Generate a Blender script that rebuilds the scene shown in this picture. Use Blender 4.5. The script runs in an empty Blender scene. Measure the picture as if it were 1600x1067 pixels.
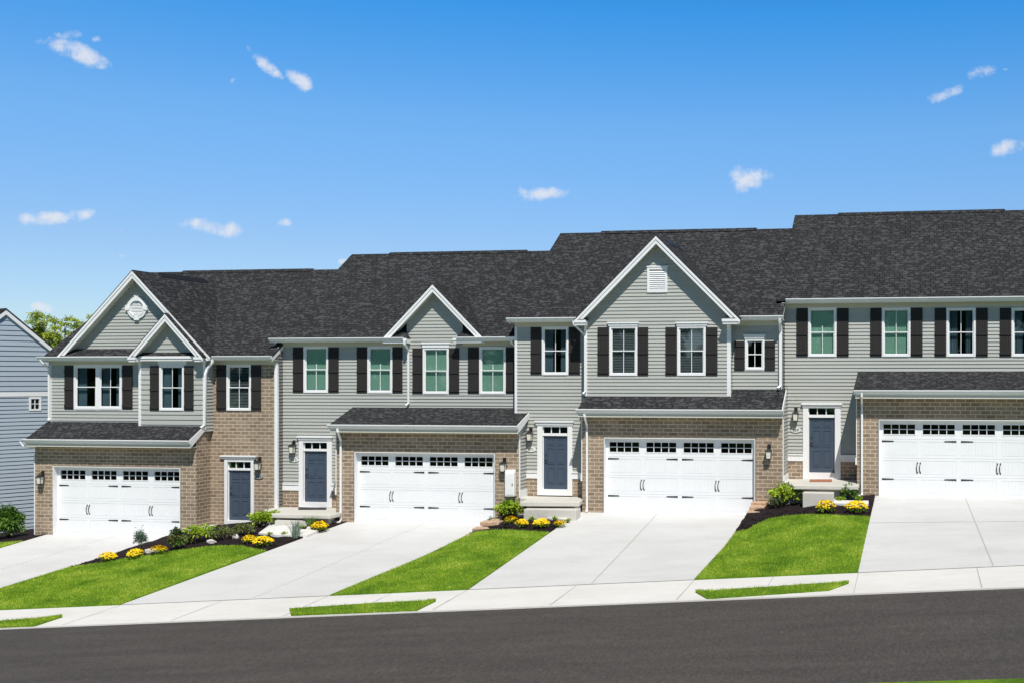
import bpy, math, random
from mathutils import Vector, Matrix
import numpy as np
C = bpy.context.scene
COL = C.collection
R = math.radians

# ------------------------------------------------------------------ camera
F, CX, YH, TH, ZC = 1760.0, 1144.0, 590.0, math.atan(.1623), 6.0
ct, st = math.cos(TH), math.sin(TH)
cd = bpy.data.cameras.new('camera'); cam = bpy.data.objects.new('camera', cd); COL.objects.link(cam)
C.camera = cam
cam.location = (0, 0, ZC); cam.rotation_euler = (R(90), 0, TH)
cd.sensor_width = 36; cd.lens = F / 1600 * 36
cd.shift_x = -(CX - 800) / 1600; cd.shift_y = (YH - 533.5) / 1600
cd.clip_start = .5; cd.clip_end = 3000

# ------------------------------------------------------------------ sky and sun
AZ, EL = R(26), R(55)
sunv = Vector((math.sin(AZ) * math.cos(EL), -math.cos(AZ) * math.cos(EL), math.sin(EL)))
sl = bpy.data.lights.new('sun', 'SUN'); sl.energy = 5.0; sl.angle = R(.53); sl.color = (1, .965, .90)
so = bpy.data.objects.new('sun', sl); COL.objects.link(so)
so.rotation_euler = sunv.to_track_quat('Z', 'Y').to_euler(); so.location = (20, -20, 40)
W = bpy.data.worlds.new('World'); C.world = W; W.use_nodes = True
def world():
    nt = W.node_tree; N = nt.nodes; L = nt.links; N.clear()
    out = N.new('ShaderNodeOutputWorld'); bg = N.new('ShaderNodeBackground')
    sky = N.new('ShaderNodeTexSky'); sky.sky_type = 'NISHITA'; sky.sun_disc = False
    sky.sun_elevation = EL; sky.sun_rotation = math.pi - AZ
    sky.air_density = 1.0; sky.dust_density = .2; sky.ozone_density = 3.0; sky.altitude = 100
    tc = N.new('ShaderNodeTexCoord')
    def vm(op, a, b=None):
        n = N.new('ShaderNodeVectorMath'); n.operation = op
        for i, s in enumerate((a, b)):
            if s is None: continue
            if isinstance(s, tuple): n.inputs[i].default_value = s
            else: L.new(s, n.inputs[i])
        return n
    def m(op, *a, clamp=False):
        n = N.new('ShaderNodeMath'); n.operation = op; n.use_clamp = clamp
        for i, s in enumerate(a):
            if isinstance(s, (int, float)): n.inputs[i].default_value = s
            else: L.new(s, n.inputs[i])
        return n.outputs[0]
    d = tc.outputs['Generated']
    fwd = vm('DOT_PRODUCT', d, (-st, ct, 0)).outputs['Value']
    rgt = vm('DOT_PRODUCT', d, (ct, st, 0)).outputs['Value']
    up = vm('DOT_PRODUCT', d, (0, 0, 1)).outputs['Value']
    f2 = m('MAXIMUM', fwd, .05)
    u = m('DIVIDE', rgt, f2); v = m('DIVIDE', up, f2)
    cb = N.new('ShaderNodeCombineXYZ'); L.new(u, cb.inputs[0]); L.new(v, cb.inputs[1])
    nz = N.new('ShaderNodeTexNoise'); L.new(cb.outputs[0], nz.inputs['Vector'])
    nz.inputs['Scale'].default_value = 48; nz.inputs['Detail'].default_value = 7; nz.inputs['Roughness'].default_value = .62
    # small fair weather clouds: centre and half size in thousandths, strength
    CL = [(-590.3, 304.0, 19.1, 5.2, 0.6, 0.1),
          (-583.0, 288.6, 29.3, 9.8, 1, -0.35),
          (-563.6, 300.0, 6.4, 3.9, 0.45, 0),
          (-415.9, 278.4, 14.0, 8.5, 0.95, -0.8),
          (-404.5, 269.3, 8.9, 5.2, 0.7, -0.5),
          (-384.7, 264.8, 13.4, 8.5, 1, -0.5),
          (-442.0, 263.6, 5.7, 4.6, 0.4, 0.6),
          (-604.5, 142.0, 31.8, 7.2, 1, 0),
          (-577.3, 143.8, 12.7, 5.9, 0.8, 0.2),
          (-465.3, 133.5, 25.5, 7.2, 1, -0.15),
          (-444.3, 130.7, 10.8, 7.8, 1, 0),
          (-397.7, 136.9, 7.6, 4.6, 0.85, 0),
          (-167.0, 163.1, 22.9, 6.5, 1, 0.1),
          (-185.2, 165.3, 7.6, 5.2, 0.6, -0.4),
          (10.8, 176.7, 22.9, 11.1, 1, 0),
          (188.1, 251.1, 17.8, 5.9, 0.85, 0.35),
          (221.0, 271.6, 12.7, 7.8, 0.9, 0.1),
          (244.9, 203.4, 20.4, 7.2, 0.95, 0.15),
          (-542.0, 108.0, 7.0, 3.3, 0.5, 0),
          (-542.0, 130.1, 5.7, 2.6, 0.35, 0),
          (-612.5, 61.4, 12.7, 5.9, 0.8, 0),
          (-343.2, 102.8, 8.3, 3.9, 0.75, 0),
          (-50.6, 171.6, 8.9, 3.3, 0.35, 0),
          (242.6, 273.3, 3.8, 2.0, 0.4, 0)]
    acc = None
    for (x, y, rx, ry, s, k) in CL:
        a = vm('SUBTRACT', cb.outputs[0], (x/1000, y/1000, 0)).outputs[0]
        # shear: y' = y - k*x
        rr = vm('DOT_PRODUCT', a, (1000/rx, 0, 0)).outputs['Value']
        ss = vm('DOT_PRODUCT', a, (-k*1000/ry, 1000/ry, 0)).outputs['Value']
        q = m('ADD', m('MULTIPLY', rr, rr), m('MULTIPLY', ss, ss))
        g = m('SUBTRACT', s, q)
        acc = g if acc is None else m('MAXIMUM', acc, g)
    acc = m('MAXIMUM', acc, -3)
    n2 = m('MULTIPLY', m('SUBTRACT', nz.outputs[0], .53), 3.9)
    t = m('ADD', m('MULTIPLY', acc, .95), n2)
    mr = N.new('ShaderNodeMapRange'); mr.interpolation_type = 'SMOOTHSTEP'
    L.new(t, mr.inputs[0]); mr.inputs[1].default_value = -.25; mr.inputs[2].default_value = 1.25
    mask = m('MULTIPLY', mr.outputs[0], m('GREATER_THAN', fwd, .06))
    mask = m('MULTIPLY', mask, .85)
    tint = N.new('ShaderNodeMixRGB'); tint.blend_type = 'MULTIPLY'; tint.inputs[0].default_value = 1
    L.new(sky.outputs[0], tint.inputs[1])
    gr = N.new('ShaderNodeValToRGB'); e = gr.color_ramp.elements; k = .45
    stops = [(0, (1.12, 1.28, 1.55)), (.11, (1.10, 1.30, 1.62)), (.216, (.98, 1.58, 2.0)), (.31, (.40, 1.55, 2.30)), (.45, (.22, .38, .46)), (1, (.16, .22, .25))]
    while len(e) < len(stops): e.new(.5)
    for q, (po, c) in enumerate(stops): e[q].position = po; e[q].color = (c[0]*k, c[1]*k, c[2]*k, 1)
    L.new(up, gr.inputs[0]); sc = vm('SCALE', gr.outputs[0]); sc.inputs['Scale'].default_value = 1/k; L.new(sc.outputs[0], tint.inputs[2])
    mx = N.new('ShaderNodeMixRGB'); L.new(mask, mx.inputs[0]); L.new(tint.outputs[0], mx.inputs[1])
    mx.inputs[2].default_value = (10.5, 10.8, 11.6, 1)
    L.new(mx.outputs[0], bg.inputs[0]); bg.inputs[1].default_value = .075
    L.new(bg.outputs[0], out.inputs[0])
world()
C.render.engine = 'CYCLES'
C.view_settings.view_transform = 'Standard'; C.view_settings.look = 'None'
C.view_settings.gamma = 1; C.view_settings.exposure = 0.0
C.cycles.max_bounces = 6; C.cycles.transparent_max_bounces = 12

# ------------------------------------------------------------------ photo measurement -> metres (wall plane at distance Y)
def X_(px, Y): return Y * math.tan(math.atan((px - CX) / F) - TH)
def at(px, py, Y):
    x = X_(px, Y); d = -x * st + Y * ct
    return Vector((x, Y, ZC - (py - YH) * d / F))
def Z_(px, py, Y): return at(px, py, Y).z

# ------------------------------------------------------------------ materials
def mat(name, base, rough=.7, spec=.3, build=None, metal=0):
    m = bpy.data.materials.new(name); m.use_nodes = True; nt = m.node_tree
    p = nt.nodes['Principled BSDF']; p.inputs['Base Color'].default_value = (*base, 1)
    p.inputs['Roughness'].default_value = rough; p.inputs['Specular IOR Level'].default_value = spec
    p.inputs['Metallic'].default_value = metal
    if build: build(nt, p)
    m.use_transparent_shadow = True
    return m
class H:
    def __init__(s, nt): s.nt = nt; s.N = nt.nodes; s.L = nt.links
    def n(s, t, **k):
        n = s.N.new(t)
        for a, b in k.items(): setattr(n, a, b)
        return n
    def ins(s, n, i, v):
        if hasattr(v, 'is_linked') or isinstance(v, bpy.types.NodeSocket): s.L.new(v, n.inputs[i])
        else: n.inputs[i].default_value = v
    def noise(s, vec, scale, detail=4, rough=.55, dist=0):
        n = s.n('ShaderNodeTexNoise'); s.L.new(vec, n.inputs['Vector'])
        n.inputs['Scale'].default_value = scale; n.inputs['Detail'].default_value = detail
        n.inputs['Roughness'].default_value = rough; n.inputs['Distortion'].default_value = dist
        return n.outputs[0]
    def obj(s): return s.n('ShaderNodeTexCoord').outputs['Object']
    def uv(s): return s.n('ShaderNodeTexCoord').outputs['UV']
    def geo(s): return s.n('ShaderNodeNewGeometry').outputs['Position']
    def map(s, vec, sc):
        n = s.n('ShaderNodeMapping'); s.L.new(vec, n.inputs[0]); n.inputs['Scale'].default_value = sc; return n.outputs[0]
    def ramp(s, fac, stops):
        n = s.n('ShaderNodeValToRGB'); s.L.new(fac, n.inputs[0]); e = n.color_ramp.elements
        while len(e) < len(stops): e.new(.5)
        for i, (p, c) in enumerate(stops):
            e[i].position = p; e[i].color = (*c, 1) if len(c) == 3 else c
        return n.outputs[0]
    def mix(s, fac, a, b, mode='MIX'):
        n = s.n('ShaderNodeMixRGB', blend_type=mode)
        for i, v in enumerate((fac, a, b)):
            if isinstance(v, (int, float)): n.inputs[i].default_value = v
            elif isinstance(v, tuple): n.inputs[i].default_value = (*v, 1)
            else: s.L.new(v, n.inputs[i])
        return n.outputs[0]
    def math(s, op, a, b=0):
        n = s.n('ShaderNodeMath', operation=op)
        for i, v in enumerate((a, b)):
            if isinstance(v, (int, float)): n.inputs[i].default_value = v
            else: s.L.new(v, n.inputs[i])
        return n.outputs[0]
    def bump(s, p, h, strength=.3, dist=.02):
        n = s.n('ShaderNodeBump'); s.L.new(h, n.inputs['Height'])
        n.inputs['Strength'].default_value = strength; n.inputs['Distance'].default_value = dist
        s.L.new(n.outputs[0], p.inputs['Normal'])

def b_siding(col, var=.1):
    def f(nt, p):
        h = H(nt); g = h.geo()
        a = h.noise(h.map(g, (.6, .6, 9)), 1.4, 3)
        b = h.noise(h.map(g, (6, 6, 40)), 2.0, 4)
        c = h.mix(a, tuple(v * (1 - var) for v in col), tuple(v * (1 + var) for v in col))
        c = h.mix(.12, c, b, 'OVERLAY')
        nt.links.new(c, p.inputs['Base Color'])
    return f
M = {}
SID = (.41, .415, .385)
M['siding'] = mat('grey_green_siding', SID, .55, .35, b_siding(SID))
SB = (.36, .42, .49)
M['blue_siding'] = mat('blue_grey_siding', SB, .55, .35, b_siding(SB))
def b_brick(nt, p):
    h = H(nt); u = h.uv()
    wob = h.noise(h.geo(), 9, 2)
    b = h.n('ShaderNodeTexBrick'); h.L.new(u, b.inputs[0])
    b.offset = .5; b.squash = 1
    for k, v in dict(Scale=1.0).items(): b.inputs[k].default_value = v
    b.inputs['Brick Width'].default_value = .305; b.inputs['Row Height'].default_value = .122
    b.inputs['Mortar Size'].default_value = .0155; b.inputs['Mortar Smooth'].default_value = .35; b.inputs['Bias'].default_value = -.1
    b.inputs['Color1'].default_value = (.335, .26, .19, 1); b.inputs['Color2'].default_value = (.215, .162, .116, 1)
    b.inputs['Mortar'].default_value = (.56, .455, .345, 1)
    n = h.noise(h.geo(), 26, 5, .7)
    n1 = h.ramp(n, [(.25, (.68, .68, .68)), (.75, (1.25, 1.25, 1.25))])
    c = h.mix(1, b.outputs['Color'], n1, 'MULTIPLY')
    big = h.ramp(h.noise(h.geo(), .9, 3), [(.3, (.9, .9, .9)), (.7, (1.08, 1.08, 1.08))])
    c = h.mix(1, c, big, 'MULTIPLY')
    h.L.new(c, p.inputs['Base Color'])
    hh = h.math('SUBTRACT', h.math('MULTIPLY', n, .35), b.outputs['Fac'])
    h.bump(p, hh, .6, .012)
M['brick'] = mat('tan_brick', (.3, .25, .2), .9, .15, b_brick)
def b_shingle(nt, p):
    h = H(nt); u = h.uv()
    def br(w, off, fr, c1, c2, mo, ms, bias, rh=.137):
        b = h.n('ShaderNodeTexBrick'); h.L.new(u, b.inputs[0]); b.offset = off; b.offset_frequency = fr
        b.inputs['Scale'].default_value = 1; b.inputs['Brick Width'].default_value = w; b.inputs['Row Height'].default_value = rh
        b.inputs['Mortar Size'].default_value = ms; b.inputs['Mortar Smooth'].default_value = .2; b.inputs['Bias'].default_value = bias
        for k, c in (('Color1', c1), ('Color2', c2), ('Mortar', mo)): b.inputs[k].default_value = (*c, 1)
        return b
    b = br(.165, .37, 3, (.027, .0275, .029), (.043, .044, .0465), (.007, .007, .008), .012, -.1)
    def shifted(rows, c1, c2, bias, wd=.165, rh=.137):
        k = br(wd, .37, 3, c1, c2, c1, 0, bias, rh); mp = h.n('ShaderNodeMapping'); h.L.new(u, mp.inputs[0]); mp.inputs['Location'].default_value = (0, .137 * rows, 0)
        nt.links.new(mp.outputs[0], k.inputs[0]); return k
    b2 = shifted(300, (.9, .9, .9), (1.1, 1.1, 1.1), 0); b3 = shifted(606, (0, 0, 0), (1, 1, 1), 0, .13, .0685)
    c = h.mix(1, b.outputs['Color'], b2.outputs['Color'], 'MULTIPLY')
    n = h.noise(h.geo(), 60, 5, .8); n3 = h.noise(h.map(u, (5, 9, 1)), 1, 3, .6)
    c = h.mix(1, c, h.ramp(n, [(.3, (.6, .6, .6)), (.72, (1.5, 1.5, 1.5))]), 'MULTIPLY')
    c = h.mix(h.ramp(b3.outputs['Color'], [(.80, (0, 0, 0)), (.84, (.8, .8, .8))]), c, (.070, .070, .073))
    big = h.ramp(h.noise(h.geo(), .5, 3), [(.3, (.93, .93, .93)), (.7, (1.07, 1.07, 1.07))])
    c = h.mix(1, c, big, 'MULTIPLY')
    h.L.new(c, p.inputs['Base Color'])
    h.bump(p, h.math('ADD', b.outputs['Color'], h.math('MULTIPLY', n, .04)), .8, .03)
M['shingle'] = mat('charcoal_shingles', (.04, .04, .045), .92, .15, b_shingle)
def b_white(col, n1=.04):
    def f(nt, p):
        h = H(nt); n = h.noise(h.geo(), 3.0, 5, .6)
        h.L.new(h.mix(n, tuple(v * (1 - n1) for v in col), tuple(min(1, v * (1 + n1)) for v in col)), p.inputs['Base Color'])
    return f
M['white'] = mat('white_trim', (.8, .8, .8), .45, .4, b_white((.80, .80, .80)))
M['gdoor'] = mat('white_garage_paint', (.8, .8, .8), .4, .4, b_white((.79, .80, .81)))
M['soffit'] = mat('pale_soffit', (.6, .6, .56), .6, .3, b_white((.60, .60, .55)))
M['frieze'] = mat('sand_frieze', (.6, .58, .5), .6, .3, b_white((.56, .55, .48)))
def b_shutter(nt, p):
    h = H(nt); n = h.noise(h.map(h.geo(), (90, 90, 3)), 1, 3)
    h.L.new(h.mix(n, (.020, .0185, .0185), (.048, .044, .043)), p.inputs['Base Color'])
M['shutter'] = mat('charcoal_black_shutter', (.03, .03, .03), .65, .12, b_shutter)
M['door'] = mat('slate_blue_paint', (.04, .06, .1), .38, .5, b_white((.058, .080, .118), .12))
M['black'] = mat('black_iron', (.018, .017, .018), .45, .5, b_white((.018, .017, .018), .3))
M['frost'] = mat('frosted_lamp_glass', (.72, .70, .62), .3, .5, b_white((.72, .70, .62)))
M['dark'] = mat('dark_interior', (.012, .013, .015), .9, .1)
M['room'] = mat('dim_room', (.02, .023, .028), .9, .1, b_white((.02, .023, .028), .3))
M['blind'] = mat('pale_blind', (.36, .43, .35), .6, .3, b_white((.36, .43, .35)))
M['blind_grey'] = mat('grey_blind', (.25, .27, .27), .6, .3, b_white((.25, .27, .27)))
M['curtain'] = mat('grey_blue_curtain', (.3, .38, .34), .8, .2, b_white((.10, .16, .19), .2))
def b_glass(tint, refl):
    def f(nt, p):
        h = H(nt); N = nt.nodes; out = [n for n in N if n.type == 'OUTPUT_MATERIAL'][0]
        tr = h.n('ShaderNodeBsdfTransparent'); tr.inputs[0].default_value = (*tint, 1)
        gl = h.n('ShaderNodeBsdfGlossy'); gl.inputs['Roughness'].default_value = .03; gl.inputs[0].default_value = (.85, .95, 1, 1)
        nb = h.n('ShaderNodeBump'); h.L.new(h.noise(h.geo(), 1.3, 1), nb.inputs['Height']); nb.inputs['Strength'].default_value = .12; nb.inputs['Distance'].default_value = .05
        h.L.new(nb.outputs[0], gl.inputs['Normal'])
        fr = h.n('ShaderNodeLayerWeight'); fr.inputs[0].default_value = .5
        fa = h.math('ADD', h.math('MULTIPLY', h.math('POWER', fr.outputs['Facing'], 4), .7), .045 + refl)
        ms = h.n('ShaderNodeMixShader'); h.L.new(fa, ms.inputs[0]); h.L.new(tr.outputs[0], ms.inputs[1]); h.L.new(gl.outputs[0], ms.inputs[2])
        h.L.new(ms.outputs[0], out.inputs[0]); N.remove(p)
    return f
M['glass'] = mat('window_glass', (.5, .6, .6), .1, .5, b_glass((.70, .91, .87), .05))
M['glass_clear'] = mat('clear_window_glass', (.5, .6, .6), .1, .5, b_glass((.72, .78, .80), .07))
M['gglass'] = mat('garage_glass', (.5, .6, .6), .1, .5, b_glass((.5, .5, .5), -.03))
def b_asphalt(nt, p):
    h = H(nt); g = h.geo()
    n = h.noise(g, 15, 8, .85); v = h.n('ShaderNodeTexVoronoi'); h.L.new(g, v.inputs['Vector']); v.inputs['Scale'].default_value = 48
    c = h.ramp(n, [(.3, (.018, .0158, .0146)), (.5, (.041, .037, .0342)), (.68, (.092, .084, .078))])
    gr_ = h.ramp(h.noise(h.map(g, (17, 4.5, 1)), 1, 6, .8), [(.36, (.55, .55, .55)), (.5, (1, 1, 1)), (.64, (1.55, 1.55, 1.55))])
    c = h.mix(1, c, gr_, 'MULTIPLY')
    c = h.mix(.35, c, h.ramp(v.outputs['Distance'], [(.0, (.02, .02, .02)), (.6, (.14, .13, .125))]), 'MIX')
    s = h.ramp(h.noise(h.map(g, (.35, 2.2, 1)), 1.0, 4), [(.3, (.86, .86, .86)), (.7, (1.12, 1.12, 1.12))])
    c = h.mix(1, c, s, 'MULTIPLY')
    sp = h.ramp(h.noise(g, 75, 2, .5), [(.70, (0, 0, 0)), (.76, (1, 1, 1))])
    c = h.mix(sp, c, (.17, .16, .155))
    h.L.new(c, p.inputs['Base Color']); h.bump(p, n, .7, .012)
M['asphalt'] = mat('asphalt', (.05, .05, .05), .9, .2, b_asphalt)
def b_conc(base):
    def f(nt, p):
        h = H(nt); g = h.geo()
        a = h.noise(h.map(g, (.8, 2.6, 1)), 1.3, 5, .6); b = h.noise(h.map(g, (6, 60, 6)), 1, 4, .6); c0 = h.noise(g, 90, 4, .7)
        c = h.mix(a, tuple(x * .93 for x in base), tuple(x * 1.06 for x in base))
        c = h.mix(1, c, h.ramp(b, [(.3, (.94, .94, .94)), (.7, (1.04, 1.04, 1.04))]), 'MULTIPLY')
        c = h.mix(1, c, h.ramp(c0, [(.3, (.93, .93, .93)), (.7, (1.05, 1.05, 1.05))]), 'MULTIPLY')
        st_ = h.ramp(h.noise(h.map(g, (.25, .5, 1)), 1.7, 6, .65), [(.35, (.93, .925, .915)), (.55, (1, 1, 1)), (.7, (1.03, 1.03, 1.03))])
        c = h.mix(1, c, st_, 'MULTIPLY')
        h.L.new(c, p.inputs['Base Color']); h.bump(p, h.math('ADD', b, c0), .25, .004)
    return f
M['conc'] = mat('driveway_concrete', (.6, .6, .6), .85, .2, b_conc((.60, .60, .60)))
M['walk'] = mat('pavement_concrete', (.65, .64, .62), .85, .2, b_conc((.69, .682, .66)))
M['joint'] = mat('joint_shadow', (.2, .2, .19), .9, .1, b_white((.40, .395, .39), .2))
M['stoop'] = mat('cast_step_concrete', (.6, .58, .53), .85, .2, b_conc((.58, .56, .51)))
def b_lawn(nt, p):
    h = H(nt); g = h.geo()
    a = h.noise(g, 1.1, 5, .6); b = h.noise(h.map(g, (14, 30, 10)), 1, 6, .7)
    c = h.ramp(a, [(.3, (.065, .15, .010)), (.5, (.125, .235, .016)), (.7, (.20, .30, .03))])
    c = h.mix(1, c, h.ramp(b, [(.3, (.45, .5, .4)), (.7, (1.35, 1.3, 1.3))]), 'MULTIPLY')
    h.L.new(c, p.inputs['Base Color']); h.bump(p, b, .8, .04)
M['lawn'] = mat('lawn_soil_and_turf', (.1, .2, .03), .9, .1, b_lawn)
def b_blade(cols):
    def f(nt, p):
        h = H(nt)
        a = h.noise(h.geo(), 1.1, 5, .6)
        b = h.noise(h.geo(), 40, 2, .6)
        d = h.noise(h.map(h.geo(), (5, 9, 5)), 1, 3, .6)
        c = h.math('ADD', h.math('MULTIPLY', a, .3), h.math('ADD', h.math('MULTIPLY', b, .4), h.math('MULTIPLY', d, .3))); c = h.ramp(c, [(.40, cols[0]), (.5, cols[1]), (.60, cols[2])])
        h.L.new(c, p.inputs['Base Color'])
        p.inputs['Subsurface Weight'].default_value = 0
    return f
M['blade'] = mat('grass_blades', (.1, .2, .03), .6, .25, b_blade([(.07, .16, .005), (.26, .42, .018), (.60, .66, .10)]))
M['leaf_lime'] = mat('lime_leaves', (.2, .35, .03), .5, .3, b_blade([(.10, .21, .012), (.27, .40, .02), (.45, .55, .05)]))
M['leaf_green'] = mat('mid_green_leaves', (.06, .14, .02), .5, .3, b_blade([(.03, .08, .012), (.08, .17, .02), (.17, .30, .04)]))
M['leaf_dark'] = mat('dark_leaves', (.03, .07, .02), .5, .3, b_blade([(.018, .045, .012), (.045, .09, .025), (.13, .17, .07)]))
M['leaf_olive'] = mat('olive_leaves', (.1, .14, .04), .5, .3, b_blade([(.045, .075, .015), (.12, .16, .035), (.25, .26, .10)]))
M['leaf_blue'] = mat('blue_green_leaves', (.12, .2, .14), .5, .3, b_blade([(.07, .13, .085), (.14, .22, .15), (.26, .33, .24)]))
M['leaf_red'] = mat('burgundy_leaves', (.1, .03, .03), .5, .3, b_blade([(.07, .02, .02), (.17, .05, .05), (.22, .14, .05)]))
M['leaf_tree'] = mat('spring_tree_leaves', (.2, .27, .03), .5, .3, b_blade([(.19, .26, .02), (.34, .42, .03), (.52, .56, .07)]))
M['petal'] = mat('yellow_petals', (.85, .6, .01), .6, .2, b_blade([(.62, .38, .004), (.88, .60, .006), (.95, .78, .03)]))
M['bark'] = mat('bark', (.12, .09, .06), .9, .1, b_white((.12, .09, .065), .4))
def b_mulch(nt, p):
    h = H(nt); g = h.geo(); n = h.noise(g, 38, 6, .75)
    h.L.new(h.ramp(n, [(.3, (.006, .004, .005)), (.55, (.028, .020, .022)), (.75, (.085, .066, .062))]), p.inputs['Base Color'])
    h.bump(p, n, 1, .04)
M['mulch'] = mat('dark_mulch', (.03, .02, .02), .95, .1, b_mulch)
def b_stone(c1, c2):
    def f(nt, p):
        h = H(nt); n = h.noise(h.geo(), 7, 6, .7)
        h.L.new(h.ramp(n, [(.3, c1), (.7, c2)]), p.inputs['Base Color']); h.bump(p, n, .6, .03)
    return f
M['tanstone'] = mat('tan_wall_block', (.5, .35, .24), .9, .15, b_stone((.36, .23, .15), (.66, .48, .34)))
M['rock'] = mat('pale_rock', (.6, .58, .55), .85, .2, b_stone((.38, .35, .32), (.78, .76, .74)))
M['mat'] = mat('coir_mat', (.4, .15, .07), .95, .1, b_stone((.25, .10, .055), (.42, .20, .12)))
M['darkmat'] = mat('dark_door_mat', (.05, .045, .05), .95, .1, b_stone((.025, .022, .03), (.09, .08, .09)))
M['plaque'] = mat('ivory_plaque', (.75, .75, .7), .5, .3, b_white((.74, .75, .70)))
M['plaque_grey'] = mat('grey_plaque', (.3, .32, .3), .5, .3, b_white((.33, .36, .34)))
M['digits'] = mat('plaque_lettering', (.06, .06, .06), .5, .3, b_white((.07, .075, .07)))

# ------------------------------------------------------------------ mesh helpers
class MB:
    def __init__(s): s.v = []; s.f = []; s.mi = []; s.cut = []
    def mark(s):
        if not s.cut or s.cut[-1] != len(s.f): s.cut.append(len(s.f))
        return s
    def pieces(s, name, mats, parent, **k):
        out = []; a = 0
        for b in sorted(set(s.cut + [len(s.f)])):
            if b <= a: continue
            m = MB(); fs = s.f[a:b]; ids = sorted({i for f in fs for i in f}); mp = {i: j for j, i in enumerate(ids)}
            m.v = [s.v[i] for i in ids]; m.f = [tuple(mp[i] for i in f) for f in fs]; m.mi = s.mi[a:b]; a = b
            out.append(m.build(name, mats, parent, **k))
        return out
    def poly(s, pts, mi=0):
        b = len(s.v); s.v += [tuple(p) for p in pts]; s.f.append(tuple(range(b, b + len(pts)))); s.mi.append(mi)
    def box(s, x0, x1, y0, y1, z0, z1, mi=0):
        if x0 > x1: x0, x1 = x1, x0
        if y0 > y1: y0, y1 = y1, y0
        if z0 > z1: z0, z1 = z1, z0
        b = len(s.v)
        s.v += [(x0,y0,z0),(x1,y0,z0),(x1,y1,z0),(x0,y1,z0),(x0,y0,z1),(x1,y0,z1),(x1,y1,z1),(x0,y1,z1)]
        for q in ((0,3,2,1),(4,5,6,7),(0,1,5,4),(1,2,6,5),(2,3,7,6),(3,0,4,7)):
            s.f.append(tuple(b + i for i in q)); s.mi.append(mi)
    def hexa(s, p, mi=0):
        "8 points ordered like box corners"
        b = len(s.v); s.v += [tuple(q) for q in p]
        for q in ((0,3,2,1),(4,5,6,7),(0,1,5,4),(1,2,6,5),(2,3,7,6),(3,0,4,7)):
            s.f.append(tuple(b + i for i in q)); s.mi.append(mi)
    def prism(s, prof, fn, a0, a1, mi=0):
        "prof: closed 2D outline; fn(p,q,a)->xyz"
        n = len(prof); b = len(s.v)
        s.v += [tuple(fn(p, q, a0)) for p, q in prof] + [tuple(fn(p, q, a1)) for p, q in prof]
        for i in range(n):
            j = (i + 1) % n; s.f.append((b+i, b+j, b+n+j, b+n+i)); s.mi.append(mi)
        s.f.append(tuple(b + i for i in range(n))[::-1]); s.mi.append(mi)
        s.f.append(tuple(b + n + i for i in range(n))); s.mi.append(mi)
    def tube(s, path, r, n=8, mi=0, square=False, cap=True):
        path = [Vector(p) for p in path]; rings = []
        rs = r if isinstance(r, (list, tuple)) else [r] * len(path)
        if square: n = 4
        for i, p in enumerate(path):
            d = (path[min(i+1, len(path)-1)] - path[max(i-1, 0)]).normalized()
            a = Vector((1, 0, 0)) if abs(d.x) < .8 else Vector((0, 1, 0))
            e1 = (a - d * a.dot(d)).normalized(); e2 = d.cross(e1)
            b = len(s.v); off = math.pi / 4 if square else 0
            for k in range(n):
                t = off + 2 * math.pi * k / n; s.v.append(tuple(p + (e1 * math.cos(t) + e2 * math.sin(t)) * rs[i]))
            rings.append(b)
        for i in range(len(rings) - 1):
            for k in range(n):
                a, b = rings[i], rings[i+1]; j = (k + 1) % n
                s.f.append((a+k, a+j, b+j, b+k)); s.mi.append(mi)
        if cap:
            s.f.append(tuple(rings[0] + k for k in range(n))[::-1]); s.mi.append(mi)
            s.f.append(tuple(rings[-1] + k for k in range(n))); s.mi.append(mi)
    def build(s, name, mats, parent=None, smooth=False, fix=True, bevel=0):
        me = bpy.data.meshes.new(name)
        org = origin(parent)
        me.from_pydata([(x - org.x, y - org.y, z - org.z) for x, y, z in s.v], [], s.f)
        if not isinstance(mats, (list, tuple)): mats = [mats]
        for m_ in mats: me.materials.append(m_ if not isinstance(m_, str) else M[m_])
        me.polygons.foreach_set('material_index', s.mi)
        if fix:
            import bmesh
            bm = bmesh.new(); bm.from_mesh(me); bmesh.ops.recalc_face_normals(bm, faces=bm.faces)
            bm.to_mesh(me); bm.free()
        uvl = me.uv_layers.new(name='uv'); V = me.vertices
        for p in me.polygons:
            n = p.normal; az_ = abs(n.z)
            for li in p.loop_indices:
                c = V[me.loops[li].vertex_index].co + org
                if az_ > .97: uvl.data[li].uv = (c.x, c.y)
                else:
                    u = c.x if abs(n.y) >= abs(n.x) else c.y
                    v = c.z / math.sqrt(max(1e-4, 1 - az_ * az_)) if az_ > .3 else c.z
                    uvl.data[li].uv = (u, v)
        if smooth:
            for p in me.polygons: p.use_smooth = True
        o = bpy.data.objects.new(name, me); COL.objects.link(o)
        if parent: o.parent = parent
        if bevel:
            bv = o.modifiers.new('b', 'BEVEL'); bv.width = bevel; bv.segments = 2; bv.limit_method = 'ANGLE'
        return o
def origin(o):
    v = Vector((0, 0, 0))
    while o: v += o.location; o = o.parent
    return v
def tag(o, label=None, cat=None, group=None, kind=None):
    for k, v in (('label', label), ('category', cat), ('group', group), ('kind', kind)):
        if v: o[k] = v
    return o
def thing(name, loc, label, cat, group=None):
    o = bpy.data.objects.new(name, None); COL.objects.link(o); o.location = loc; o.empty_display_size = .3
    return tag(o, label, cat, group)

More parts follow.
